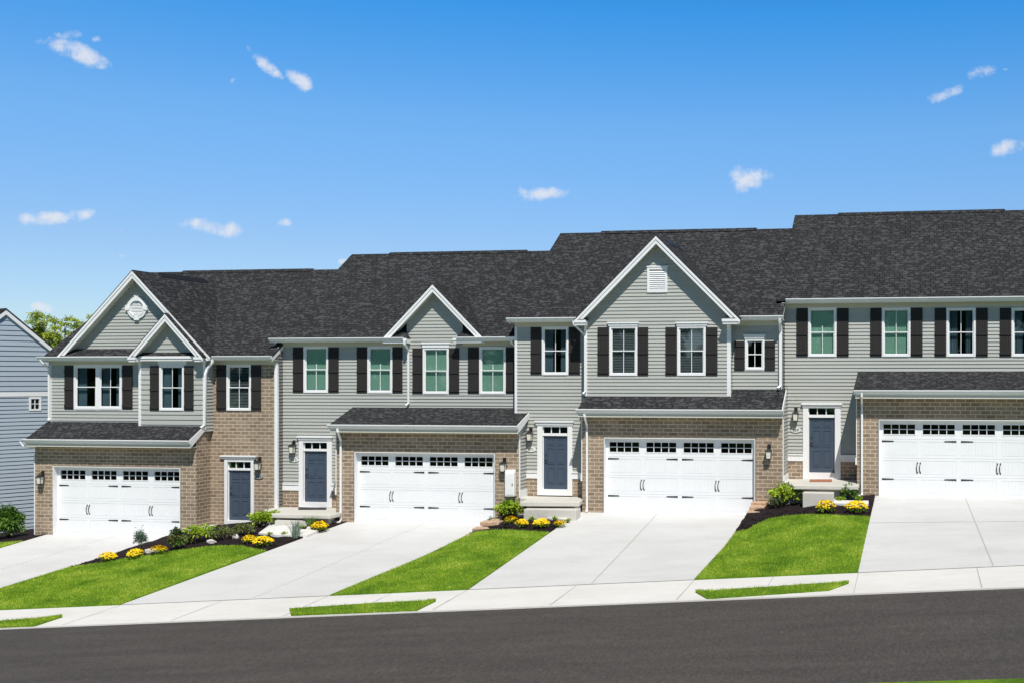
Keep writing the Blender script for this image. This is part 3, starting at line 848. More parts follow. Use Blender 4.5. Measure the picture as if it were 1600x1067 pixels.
drive(0, [(.5, .5)], dash=True); drive(1, [(.5, .63)], dash=True); drive(2, [(.455, .55)]); drive(3, [(.53, .57)], (.42, ))
# pavement joints
pj = MB()
for x in (-29, -26.5, -20.4, -17.5, -14.6, -12.9, -10.9, -8.1, -5.2, -3.3, -1.3, 1.4, 4.1):
    for k in range(4):
        y0, y1 = 24.36 + k*.5, 24.36 + (k+1)*.5
        pj.poly([(x-.008, y0, street(x, y0)+.0), (x+.008, y0, street(x, y0)+.0), (x+.008, y1, street(x, y1)+.005), (x-.008, y1, street(x, y1)+.005)])
tag(pj.build('pavement_joints', 'joint', None), kind='structure')

LA = lawn_patch(1, [(150,880),(200,871.6),(240,866),(269,860.6),(300,856.5),(328,852.8),(375,852),(406,859)], 1)
LB = lawn_patch(3, [(722,838),(735,833),(750,829.5),(780,827),(812,828.5),(840,830),(866,832)], 2)
LC = lawn_patch(5, [(1168,827),(1182,818),(1202,810),(1238,804.5),(1275,803),(1312,804.5),(1356,806.5)], 3)
# ground left of the first driveway and right of the last
def left_fn(v0, v1, dz):
    def f(u, w):
        v = lerp(v0, v1, w); y = 35.2 - 8.8 * v; E = edges(v); x = lerp(-46, E[0][0] + .02, u ** .6)
        return (x, y, E[0][1] + .09 * (x - E[0][0]) + dz)
    return f
grid_mesh('mulch_bed', left_fn(-.9, .10, .02), 30, 20, 'mulch', 'structure')
grid_mesh('lawn', left_fn(.10, 1, .03), 30, 20, 'lawn', 'structure')
lawns.append((lambda u, w: left_fn(.10, 1, .03)(.6 + .4*u, w*.6), 20))
def right_fn(u, w):
    v = lerp(-.2, 1, w); E = edges(v); x = lerp(E[7][0] - .02, 16, u); return (x, 35.2 - 8.8*v, E[7][1] + .06*(x - E[7][0]) + .03)
grid_mesh('lawn', right_fn, 14, 14, 'lawn', 'structure')
# grass strips in the pavement
def verge(pts_top, pts_bot):
    def P(px, py):
        z = ZC - 5
        for _ in range(12):
            p = on_plane(px, py, z); z = street(p.x, p.y) + .02
        return p
    T = [P(*p) for p in pts_top]; B = [P(*p) for p in pts_bot]
    def along(Q, t):
        n = len(Q) - 1; i = min(n - 1, int(t * n)); return Q[i].lerp(Q[i+1], t * n - i)
    x0, x1 = T[0].x, T[-1].x
    def fn(u, w):
        p = along(T, u).lerp(along(B, u), w); x = p.x; y = max(24.33, p.y) + .015 * math.sin(p.x * 23) * (1 - w) + .008 * math.sin(p.x * 61)
        return (x, y, street(x, y) + .012 + .03 * math.sin(math.pi * w))
    grid_mesh('grass_verge', fn, 40, 6, 'lawn', 'structure', .05)
    lawns.append((fn, (x1 - x0) * .7))
verge([(-260, 981), (0, 968.5), (60, 964), (97, 962)], [(-260, 1000), (0, 982), (55, 976), (97, 962.5)])
verge([(452, 949), (520, 944.5), (590, 940), (640, 937.5), (681, 937)], [(455, 962.5), (540, 959), (648, 953.5), (681, 937.5)])
verge([(1087, 923), (1150, 918), (1230, 913), (1300, 908.5), (1326, 909)], [(1087, 923.5), (1105, 933.5), (1200, 927), (1295, 920.5), (1326, 909.5)])

# ------------------------------------------------------------------ the four townhouses
Yg = 35.2
def band_and_base(parent, Y, xl, xr, zb0, zb1, holes, zbot):
    b = MB()
    cuts = sorted([(h[0], h[1]) for h in holes]); cur = xl
    for c0, c1 in cuts: b.mark(); b.box(cur, c0, Y - .05, Y + .01, zb0, zb1 - .03); b.box(cur, c0, Y - .075, Y + .01, zb1 - .03, zb1); cur = c1
    b.mark(); b.box(cur, xr, Y - .05, Y + .01, zb0, zb1 - .03); b.box(cur, xr, Y - .075, Y + .01, zb1 - .03, zb1)
    b.pieces('trim_band', 'white', parent)
    cur = xl
    for c0, c1 in cuts + [(xr, xr)]:
        if c0 > cur: w = MB(); wall(w, fmap('F', Y - .025), cur, c0, zbot, zb0); w.build('brick_base', 'brick', parent)
        cur = c1

def shell(parent, x0, x1, Y, zb, ze, leftz=None):
    """side and back walls up under the roof, so the house is a solid body"""
    s = MB(); Yr, Yb = Y + 5.3, Y + 10.6
    for x, k in ((x0, 'L'), (x1, 'R')):
        top = lambda z: Y + .0 if z <= ze else Y + (z - ze) / .633
        wall(s, fmap(k, x), (lambda z: Y + .02 if z <= ze + .28 else Y + (z - ze - .28) / .633 + .02), (lambda z: Yb if z <= ze + .28 else Yb - (z - ze - .28) / .633), zb, ze + 3.5, (), COURSE, 0)
    wall(s, fmap('B', Yb), x0, x1, zb, ze)
    s.build('side_wall', 'siding', parent)

# ---- H1 : left end house --------------------------------------------------
def house1():
    W1, BA, BB = 36.0, 35.8, 35.6
    gz = GZ[0]; root = thing('townhouse', ((-30.5 - 21.8)/2, W1, gz), 'leftmost townhouse with a brick wall round its door, two gables and a round vent', 'townhouse', 'terrace of grey townhouses')
    xL, xR, xP = X_(77, BA), X_(433, W1), X_(306.5, Yg)
    xg0 = X_(55, Yg)
    ze = Z_(380, 555.5, W1 - .35)
    Ym = prism_roof_main(root, xL - .12, xR + .03, W1 - .35, ze)
    # garage front
    o0, o1 = X_(83, Yg), X_(281.5, Yg); zt = Z_(182, 729, Yg)
    hole = garage_door(root, Yg, o0, o1, gz, zt)
    zp0 = Z_(170, 686, 34.8); zp1 = Z_(146, 658.5, BA)
    b = MB(); wall(b, fmap('F', Yg), xg0, xP, gz - .5, zp0 - .1, (hole,))
    sl_ = (zp1 - zp0) / (BA - 34.8); t0 = zp0 + .4 * sl_ - .07
    for kk, xx_ in (('R', xP), ('L', xg0)): wall(b, fmap(kk, xx_), (lambda z: Yg if z <= t0 else Yg + (z - t0) / sl_), W1, gz - .5, t0); wall(b, fmap(kk, xx_), (lambda z: Yg + max(0, z - t0) / sl_), W1, t0, zp1)
    # brick wall with the door
    dh = entry(root, W1, (345, 711, 401, 716.5), (350.6, 396.5), (355.3, 391.9), (721, 731), (734.5, 812.7), 820.6)
    wh = window(root, W1, (353.6, 569.3, 391.9, 641), True, 'slats')
    wall(b, fmap('F', W1), xP, xR, gz - .5, ze, (dh, wh))
    b.build('brick_wall', 'brick', root)
    for q in ((337.9, 570.5, 353.2, 640.6), (392.2, 570.5, 407.4, 640.6)): shutter(root, W1, q)
    pent(root, xg0 - .02, xP + .02, zp0, BA, zp1)
    # upper bays
    zE = Z_(140, 556.5, BA - .35)
    Yf = BA - .35
    wa = window(root, BA, (115, 569.5, 152.6, 639.3), False, 'curtain_l', casing=.085); wb = window(root, BA, (152.3, 569.5, 190, 639.3), True, 'curtain', casing=.085)
    tw = (wa[0], wb[1], min(wa[2], wb[2]), max(wa[3], wb[3]))
    xbl, xbr = X_(217, BB), X_(321.7, BB)
    za = Z_(207, 422, Yf); zel = Z_(90, 556, Yf); xa, xl = X_(207, Yf), X_(89, Yf); xr = 2*xa - xl
    gable(root, Ym, xl, xa, xr, zel, za, Yf, BA, xL, xbr, zE - .3, full_return=True)
    s = MB(); s.mark(); wall(s, fmap('F', BA), xL, xbl + .05, zp1 - .25, zE - .29, (tw,), COURSE, 0)
    wc = window(root, BB, (248.6, 569.9, 287, 641), True, 'curtain', header=(246.6, 562.8, 292.4, 569.9))
    zb2 = Z_(268, 668.5, BB)
    Yf2 = BB - .35; za2 = Z_(258, 489, Yf2); ze2 = Z_(200, 557, Yf2); xa2 = X_(258, Yf2); xl2 = X_(200, Yf2); xr2 = 2*xa2 - xl2
    s.mark(); wall(s, fmap('F', BB), xbl, xbr, zb2 - .1, ze2 - .2, (wc,), .175, 0)
    s.mark(); wall(s, fmap('R', xbr), BB, W1, zb2 - .1, ze + .1, (), COURSE, 0); s.mark(); wall(s, fmap('L', xbl), BB, BA, zb2 - .1, ze2, (), COURSE, 0)
    s.mark(); wall(s, fmap('R', xR), W1, 36.5, gz - .0, ze + .3, (), COURSE, 0)
    s.pieces('siding_wall', 'siding', root)
    gable(root, Ym, xl2, xa2, xr2, ze2, za2, Yf2, BB, xbl, xbr, ze2 - .2, course=.175)
    for q in ((100.4, 570.6, 114.6, 639), (190.8, 570.6, 206.6, 639)): shutter(root, BA, q)
    for q in ((234, 571.5, 248.2, 641), (287.5, 571.5, 302, 641)): shutter(root, BB, q)
    c = MB(); corner(c, xL, xL + .1, BA, zp1 - .1, zE - .29); corner(c, xbl, xbl + .1, BB, zb2 - .03, ze2 - .18); corner(c, xbr - .1, xbr, BB, zb2 - .03, ze2 - .18)
    corner(c, xR - .09, xR, W1, gz + .45, ze - .3); c.mark().box(xR, xR + .024, W1 - .02, W1 + .07, gz + .45, ze - .3)
    c.mark().box(xg0 - .03, xg0, Yg - .02, Yg + .06, gz, zp0 - .55)
    c.pieces('corner_board', 'white', root)
    eave(root, xL - .12, xbl + .1, BA, zE, xL, xbl)
    eave(root, xbr, xR + .03, W1, ze, xbr, xR)
    # downspouts
    downspout(root, [(xL - .02, BA - .42, zE - .12), (xL + .05, BA - .36, zE - .25), (xL + .05, BA - .07, zE - .42), (xL + .05, BA - .06, zp1 + .12), (xL + .12, BA - .16, zp1 + .03)])
    p0 = at(332, 562, W1 - .42); downspout(root, [p0, p0 + Vector((0, 0, -.08)), (xbr + .05, BB + .0, p0.z - .32), (xbr + .02, BB - .06, p0.z - .5), (xbr - .02, BB - .06, zb2 + .12), (xbr - .08, BB - .16, zb2 + .02)], .055)
    downspout(root, [(xg0 - .2, 34.72, zp0 - .1), (xg0 - .14, 34.78, zp0 - .24), (xg0 + .06, 35.1, zp0 - .34)], .04)
    # round vent
    vent_round(root, at(215.5, 482, BA), .38, BA)
    shell(root, xL, xR, W1, gz - .4, ze - .15)
    return root
def vent_round(parent, c, r, Y):
    mb = MB(); n = 40
    def ringp(r0, r1, ya, yb):
        for k in range(n):
            a, b = 2*math.pi*k/n, 2*math.pi*(k+1)/n
            q = [(c.x + rr*math.cos(t), y, c.z + rr*math.sin(t)) for rr, t, y in ((r0,a,ya),(r1,a,ya),(r1,b,ya),(r0,b,ya))]
            w = [(x, yb, z) for x, y, z in q]
            mb.poly(q); mb.poly([q[1], q[2], w[2], w[1]]); mb.poly([q[0], q[3], w[3], w[0]])
    ringp(r*.76, r, Y - .075, Y); ringp(r*.70, r*.80, Y - .09, Y)
    for k in range(4):
        t = math.pi/2*k; cx, cz = c.x + r*.92*math.cos(t), c.z + r*.92*math.sin(t); e1 = Vector((math.cos(t), 0, math.sin(t))); e2 = Vector((-math.sin(t), 0, math.cos(t)))
        P = [Vector((cx, 0, cz)) + e1*a + e2*b for a, b in ((-.1, -.05), (-.1, .05), (.075, .085), (.075, -.085))]
        mb.prism([(p.x, p.z) for p in P], lambda p, q, a: (p, a, q), Y - .1, Y)
    v = mb.build('gable_vent', 'white', parent)
    lo = MB(); k = -r*.72
    while k < r*.7:
        w = math.sqrt(max(.0, (r*.76)**2 - (k+.02)**2))
        lo.hexa([(c.x-w, Y-.045, c.z+k), (c.x+w, Y-.045, c.z+k), (c.x+w, Y-.012, c.z+k+.035), (c.x-w, Y-.012, c.z+k+.035), (c.x-w, Y-.045, c.z+k+.012), (c.x+w, Y-.045, c.z+k+.012), (c.x+w, Y-.012, c.z+k+.047), (c.x-w, Y-.012, c.z+k+.047)])
        k += .052
    pts = [(c.x + r*.78*math.cos(2*math.pi*q/24), Y-.017, c.z + r*.78*math.sin(2*math.pi*q/24)) for q in range(24)]
    lo.poly(pts); lo.build('louvre', 'white', v)

# ---- H2 -------------------------------------------------------------------
def garage_block(root, i, x0, x1, opx, zt, zp0, Wb, zpb, right, left='siding', bandz=None):
    gz = GZ[i]; o0, o1 = opx
    hole = garage_door(root, Yg, o0, o1, gz, zt)
    b = MB(); wall(b, fmap('F', Yg), x0, x1, gz - .5, zp0 - .1, (hole,)); s = MB(); c = MB()
    for x, k, want in ((x0, 'L', left), (x1, 'R', right)):
        fm = fmap(k, x); sl = (zpb - zp0) / (Wb - 34.8); top0 = zp0 + (Yg - 34.8) * sl - .08
        ulf = lambda z: Yg if z <= top0 else Yg + (z - top0) / sl
        zsplit = bandz[0] if want == 'siding' else zpb
        wall(b, fm, Yg, Wb, gz - .5, zsplit, off=.012 if want == 'siding' else 0)
        if want == 'siding':
            wall(s, fm, ulf, Wb, bandz[1], zpb - .06, (), COURSE, 0)
            e = .05 if k == 'R' else -.05
            c.mark().box(x, x + e, Yg - .02, Wb, bandz[0], bandz[1])
            c.mark().box(x + (.001 if e > 0 else -.001), x + e*.5, Yg - .022, Yg + .07, bandz[1], zp0 - .3)
    b.build('brick_wall', 'brick', root)
    if s.f: s.build('garage_siding', 'siding', root)
    if c.f: c.pieces('garage_trim', 'white', root)

def house2():
    W2 = 36.35; gz = GZ[1]
    root = thing('townhouse', (-17.5, W2, gz), 'second townhouse from the left, one small gable over four pale green blinds', 'townhouse', 'terrace of grey townhouses')
    xL, xR = X_(441, W2), -13.2
    ze = Z_(500, 527.5, W2 - .35); Ym = prism_roof_main(root, -21.95, -13.12, W2 - .35, ze, notch=(X_(636, W2) + .01, X_(723.5, W2) - .01, .42))
    x0, x1 = X_(526, Yg), X_(811, Yg)
    zp0 = Z_(660, 663, 34.8); zpb = Z_(660, 636, W2); bz = (Z_(455, 765.3, W2), Z_(455, 755, W2))
    garage_block(root, 1, x0, x1, (X_(554, Yg), X_(773, Yg)), Z_(663, 706.5, Yg), zp0, W2, zpb, 'siding', bandz=bz)
    pent(root, x0 - .02, x1 + .08, zp0, W2, zpb)
    dh = entry(root, W2, (464.8, 681, 520.3, 687), (467, 518.5), (473.5, 511), (691, 700.8), (704.5, 784), 792)
    holes = [dh]
    holes.append(window(root, W2, (474, 541, 512.4, 613.3), False, 'blind'))
    holes.append(window(root, W2, (573.8, 541, 612.8, 614), False, 'blind'))
    holes.append(window(root, W2, (660.4, 543, 701, 615.3), True, 'blind', header=(658.4, 535.3, 703.5, 543)))
    holes.append(window(root, W2, (748.6, 541.5, 790, 615.5), False, 'blind'))
    for q in ((457.5, 542.5, 473.5, 613), (512.9, 542.5, 528.8, 613), (557.3, 542.5, 573.3, 613.5), (613.2, 542.5, 628.5, 613.5),
              (644.3, 543.5, 660, 615), (701.4, 543.5, 717.2, 615), (731, 542.5, 748.3, 614.5), (790.4, 542.5, 805, 614.5)): shutter(root, W2, q)
    xg0, xg1 = X_(636, W2), X_(723.5, W2)
    s = MB(); wall(s, fmap('F', W2), xL, xR, bz[1], ze - .2, holes, COURSE, 0); s.build('siding_wall', 'siding', root)
    band_and_base(root, W2, xL, x0, bz[0], bz[1], [dh], gz - .5)
    Yf = W2 - .35
    xa, xl, xr = X_(676, Yf), X_(597, Yf), X_(754, Yf); za = Z_(676, 443, Yf); zel = Z_(676, 527.5, Yf)
    gable(root, Ym, xl, xa, 2*xa - xl, zel, za, Yf, W2 - .012, xg0, xg1, ze - .3)
    eave(root, -21.95, xg0 + .05, W2, ze, xL, xg0, gx=(X_(422, Yf), xg0 + .06)); eave(root, xg1 - .05, -13.15, W2, ze, xg1, xR)
    p = at(632, 532, Yf - .06); downspout(root, [p, p + Vector((.0, 0, -.12)), (p.x - .02, W2 - .07, p.z - .34), (p.x - .02, W2 - .06, zpb + .14), (p.x - .08, W2 - .16, zpb + .05)])
    p = at(799, 530, Yf - .06); downspout(root, [p, p + Vector((.0, 0, -.1)), (p.x + .1, W2 - .1, p.z - .3), (p.x + .1, W2 - .1, zpb + .14), (p.x + .03, W2 - .2, zpb + .04)])
    p = at(527, 669, 34.74); xd = X_(534, Yg)
    downspout(root, [p, p + Vector((.02, 0, -.1)), (xd, Yg - .06, p.z - .42), (xd, Yg - .06, gz + .1), (xd, Yg - .14, gz + .03)])
    shell(root, xL, xR, W2, gz - .4, ze - .15)
    return root

def house3():
    W3, B3 = 35.9, 35.5; gz = GZ[2]
    root = thing('townhouse', (-8.7, W3, gz), 'third townhouse from the left, a large gable with a square vent over two dark blinds', 'townhouse', 'terrace of grey townhouses')
    xL, xR = X_(804.5, W3), -4.2
    Yf0 = W3 - .35
    ze = Z_(860, 496, Yf0); Ym = prism_roof_main(root, -13.25, -4.15, Yf0, ze)
    x0, x1 = X_(909.8, Yg), X_(1223, Yg)
    zp0 = Z_(1060, 638.5, 34.8); zpb = Z_(1180, 608, W3); bz = (Z_(827, 746.5, W3), Z_(827, 736, W3))
    garage_block(root, 2, x0, x1, (X_(943.5, Yg), X_(1180, Yg)), Z_(1062, 684, Yg), zp0, W3 + .6, zpb + .2, 'siding', bandz=bz)
    pent(root, x0 - .02, x1 + .02, zp0, W3, zpb)
    dh = entry(root, W3, (836, 657, 897, 663.7), (839.5, 894.3), (847.5, 886.8), (666.5, 676.4), (680.6, 764), 773.4)
    holes = [dh, window(root, W3, (846.4, 510.6, 888, 585.7), True, 'curtain')]
    holes.append(window(root, W3, (1164, 529.3, 1194.3, 578), True, 'dark', header=(1161.5, 522.4, 1196, 529.3)))
    for q in ((829, 511.3, 845.9, 585), (888.6, 511.3, 906, 585), (1147.3, 533, 1163.4, 578.2), (1195, 533, 1211, 578.2)): shutter(root, W3, q)
    s = MB(); s.mark(); wall(s, fmap('F', W3), xL, xR, bz[1], ze - .2, holes, COURSE, 0)
    xb0, xb1 = X_(913, B3), X_(1140.8, B3)
    h2 = [window(root, B3, (952, 509.5, 995.8, 586.7), True, 'slats', header=(949, 503.3, 998.3, 509.5)),
          window(root, B3, (1058, 509.5, 1102.5, 586.7), True, 'slats', header=(1055.7, 503.3, 1106.7, 509.5))]
    for q in ((933.6, 511.3, 951.3, 586.5), (996.2, 511.3, 1012.7, 586.5), (1039.7, 511.3, 1057.4, 586.5), (1103, 511.3, 1121, 586.5)): shutter(root, B3, q)
    zb = Z_(1030, 616, B3)
    Yf = B3 - .35; xa, xl = X_(1025, Yf), X_(897, Yf); xr = 2*xa - xl; za = Z_(1025, 367, Yf); zel = Z_(1025, 498.5, Yf)
    s.mark(); wall(s, fmap('F', B3), xb0, xb1, zb - .1, zel - .3, h2, COURSE, 0)
    s.mark(); wall(s, fmap('L', xb0), B3, W3, zb - .3, zel, (), COURSE, 0); s.mark(); wall(s, fmap('R', xb1), B3, W3, zb - .3, zel, (), COURSE, 0)
    s.mark(); wall(s, fmap('R', xR), W3, 36.6, zp0 - .2, ze + .35, (), COURSE, 0)
    s.pieces('siding_wall', 'siding', root)
    band_and_base(root, W3, xL, x0, bz[0], bz[1], [dh], gz - .5)
    vc = at(1027, 438, B3)
    gable(root, Ym, xl, xa, xr, zel, za, Yf, B3, xb0, xb1, zel - .3)
    # square vent
    v = MB(); a, b_ = X_(1011.5, B3), X_(1043, B3); t, bt = Z_(1027, 418, B3), Z_(1027, 457.5, B3); k = .075
    v.box(a, a+k, B3-.05, B3, bt, t); v.box(b_-k, b_, B3-.05, B3, bt, t); v.box(a+k, b_-k, B3-.05, B3, bt, bt+k); v.box(a+k, b_-k, B3-.05, B3, t-k, t); v.box(a-.03, b_+.03, B3-.065, B3, t, t+.04)
    vo = v.build('gable_vent', 'white', root, bevel=.004)
    lo = MB(); z = bt + k + .01
    while z < t - k - .05:
        lo.hexa([(a+k, B3-.045, z), (b_-k, B3-.045, z), (b_-k, B3-.01, z+.04), (a+k, B3-.01, z+.04), (a+k, B3-.045, z+.012), (b_-k, B3-.045, z+.012), (b_-k, B3-.01, z+.052), (a+k, B3-.01, z+.052)]); z += .062
    lo.box(a+k, b_-k, B3-.018, B3-.016, bt+k, t-k); lo.build('louvre', 'white', vo)
    c = MB(); corner(c, xL, xL + .085, W3, Z_(805, 645, W3), ze - .29)
    corner(c, xb0, xb0 + .1, B3, zb - .04, zel - .18); corner(c, xb1 - .1, xb1, B3, zb - .04, zel - .18); c.mark().box(xb1, xb1 + .022, B3 - .02, B3 + .08, zb - .2, zel - .2)
    corner(c, xR - .1, xR, W3, Z_(1220, 606, W3), ze - .29)
    c.mark().box(xL, xL + .42, W3 - .03, W3, Z_(805, 645, W3) - .05, Z_(805, 645, W3) + .02)
    c.pieces('corner_board', 'white', root)
    eave(root, -13.25, xb0 + .2, W3, ze, xL, xb0, gx=(-13.3, xl + .05)); eave(root, xb1 - .1, -4.15, W3, ze, xb1, xR, gx=(xr - .05, -4.12))
    p = at(896, 502, Yf0 - .06); zt_ = p.z
    downspout(root, [p, p + Vector((.02, 0, -.1)), (xb0 - .03, B3 + .05, zt_ - .42), (xb0 + .05, B3 - .065, zt_ - .55), (xb0 + .05, B3 - .065, zb + .1), (xb0 + .0, B3 - .16, zb + .01)])
    xd = xR - .03
    downspout(root, [(xd, Yf0 - .06, ze - .12), (xd, Yf0 - .03, ze - .22), (xd - .02, W3 - .07, ze - .45), (xd - .02, W3 - .07, zpb + .12), (xd - .1, W3 - .17, zpb + .03)], .06)
    p = at(912.5, 646, 34.74); xd = X_(918, Yg)
    downspout(root, [p, p + Vector((.02, 0, -.08)), (xd, Yg - .06, p.z - .38), (xd, Yg - .06, gz + .1), (xd, Yg - .12, gz + .03)])
    shell(root, xL, xR, W3 + .02, gz - .4, ze - .15)
    return root

def house4():
    W4 = 36.5; gz = GZ[3]
    root = thing('townhouse', (.2, W4, gz), 'rightmost and highest townhouse with a plain eave and no gable', 'townhouse', 'terrace of grey townhouses')
    xL, xR = -4.25, 4.65; Yf0 = W4 - .35
    ze = Z_(1400, 465, Yf0); Ym = prism_roof_main(root, -4.4, 4.8, Yf0, ze, leftrake=False)
    x0, x1 = X_(1339, Yg), 4.6
    zp0 = Z_(1450, 608.5, 34.8); zpb = Z_(1450, 579.5, W4); bz = (Z_(1245, 719.5, W4), Z_(1245, 709, W4))
    garage_block(root, 3, x0, x1, (X_(1373, Yg), X_(1373, Yg) + 4.88), Z_(1490, 655.5, Yg), zp0, W4, zpb, 'siding', bandz=bz)
    pent(root, x0 - .03, x1 + .02, zp0, W4, zpb)
    dh = entry(root, W4, (1252.3, 629.6, 1316, 635.8), (1254.5, 1313.6), (1263, 1304.6), (637.5, 647.6), (652, 738), 748.3)
    kinds = [(False, 'blind'), (True, 'blind'), (True, 'curtain'), (True, 'curtain')]
    holes = [dh]
    for (a, b), (mu, kd) in zip(((1262.7, 1307), (1378, 1422.5), (1478.8, 1524.5), (1580.5, 1627)), kinds):
        holes.append(window(root, W4, (a, 480.9, b, 557.2), mu, kd))
        shutter(root, W4, (a - 18.3, 481.5, a - .6, 557)); shutter(root, W4, (b + .7, 481.5, b + 19, 557))
    s = MB(); wall(s, fmap('F', W4), xL, xR, bz[1], ze - .2, holes, COURSE, 0); s.build('siding_wall', 'siding', root)
    band_and_base(root, W4, xL, x0, bz[0], bz[1], [dh], gz - .5)
    eave(root, xL, 4.8, W4, ze, xL, xR, gx=(X_(1228, Yf0), 4.82))
    xd = X_(1347, Yg); p = at(1346.5, 612.5, 34.74)
    downspout(root, [p, p + Vector((0, 0, -.12)), (xd, Yg - .06, p.z - .34), (xd, Yg - .06, gz + .1), (xd, Yg - .12, gz + .03)])
    shell(root, xL, xR, W4, gz - .4, ze - .15)
    return root
house1(); house2(); house3(); house4()

# ---- blue neighbour house -------------------------------------------------
def neighbour():
    A = Vector((-33.5, 38.5, 0)); D = Vector((math.sin(R(27)), math.cos(R(27)), 0)); Nn = Vector((D.y, -D.x, 0))
    def s_of(px):
        k = math.tan(math.atan((px - CX) / F) - TH)      # x = k*y
        return (k * A.y - A.x) / (D.x - k * D.y)
    def sp(px, py):
        s = s_of(px); p = A + D * s; d = -p.x * st + p.y * ct; return s, ZC - (py - YH) * d / F
    root = thing('neighbour_house', A, 'pale blue clapboard house with white rake trim at the far left edge', 'house')
    fm = lambda u, z, o: tuple(A + D * u + Nn * o + Vector((0, 0, z)))
    sa, za = sp(8, 486); sb, zb = sp(80, 545); sl = (za - zb) / (sb - sa)
    half = 3.6; s0, s1 = sa - half, sa + half; zed = za - sl * half
    _, zband = sp(40, 615); _, zbot = sp(40, 832)
    sw, zw1 = sp(45, 620); sw2, zw0 = sp(64, 641)
    hole = (sw + .03, sw2 - .03, zw0 + .03, zw1 - .03)
    w = MB()
    wall(w, fm, s0, s1, zbot - .2, zband - .09, (hole,), .15, 0)
    w.build('lower_siding', 'blue_siding', root); w = MB()
    wall(w, fm, lambda z: max(s0, sa - (za - z) / sl), lambda z: min(s1, sa + (za - z) / sl), zband + .06, za, (), .19, 0); w.build('gable_siding', 'blue_siding', root)
    def bx(mb, u0, u1, z0, z1, o0, o1):
        mb.hexa([fm(u0, z0, o1), fm(u1, z0, o1), fm(u1, z0, o0), fm(u0, z0, o0), fm(u0, z1, o1), fm(u1, z1, o1), fm(u1, z1, o0), fm(u0, z1, o0)])
    t = MB(); bx(t, s0, s1, zband - .09, zband + .06, -.01, .035); t.build('trim_band', 'white', root)
    t = MB(); bx(t, s0, s1, zbot - .28, zbot - .0, -.01, .05); t.build('base_trim', 'white', root)
    # roof: two slopes running back from the gable wall
    r = MB(); ov = .1; ex = .35
    for sg in (-1, 1):
        se = sa + sg * (half + ex); zee = za - sl * (half + ex) + .1; zt = za + .1
        top = [fm(se, zee, ov), fm(sa, zt, ov), fm(sa, zt, -12), fm(se, zee, -12)]
        lo = [(x, y, z - .08) for x, y, z in top]
        r.hexa([lo[0], lo[1], lo[2], lo[3], top[0], top[1], top[2], top[3]])
    ro = r.build('roof', 'shingle', root)
    rk = MB()
    for sg in (-1, 1):
        se = sa + sg * (half + ex); zee = za - sl * (half + ex) + .018; zt = za + .018
        P = [(se, zee), (sa, zt), (sa, zt - .16), (se, zee - .16)]
        b = len(rk.v)
        rk.prism(P, lambda p, q, a: fm(p, q, a), ov - .0, ov - .04)
        rk.hexa([fm(se, zee-.18, ov-.041), fm(sa, zt-.18, ov-.041), fm(sa, zt-.18, 0), fm(se, zee-.18, 0), fm(se, zee-.16, ov-.041), fm(sa, zt-.16, ov-.041), fm(sa, zt-.16, 0), fm(se, zee-.16, 0)])
    rk.build('rake_board', 'white', ro)
    # small window
    wi = MB(); c = .07
    bx(wi, sw, sw + c, zw0, zw1, -.03, .035); bx(wi, sw2 - c, sw2, zw0, zw1, -.03, .035); bx(wi, sw + c, sw2 - c, zw0, zw0 + c, -.03, .035); bx(wi, sw + c, sw2 - c, zw1 - c, zw1, -.03, .035)
    m_ = (sw + sw2)/2; bx(wi, m_ - .012, m_ + .012, zw0 + c, zw1 - c, -.03, .01); q = (zw0 + zw1)/2; bx(wi, sw + c, sw2 - c, q - .012, q + .012, -.031, .009)
    wo = wi.build('window', 'white', root)
    g = MB(); g.poly([fm(sw + c, zw0 + c, -.02), fm(sw2 - c, zw0 + c, -.02), fm(sw2 - c, zw1 - c, -.02), fm(sw + c, zw1 - c, -.02)]); g.build('pane', 'glass', wo, fix=False)
    g = MB(); bx(g, sw, sw2, zw0, zw1, -.4, -.38); g.build('room_interior', 'room', wo)
    # other walls
    o = MB(); pts = lambda o_: [fm(s0, zbot - .2, o_), fm(s1, zbot - .2, o_), fm(s1, zed, o_), fm(sa, za, o_), fm(s0, zed, o_)]
    o.poly(pts(-11.8)); f0, f1 = pts(-.02), pts(-11.8)
    o.poly([f0[0], f1[0], f1[4], f0[4]]); o.poly([f0[1], f1[1], f1[2], f0[2]]); o.build('side_wall', 'blue_siding', root)
neighbour()

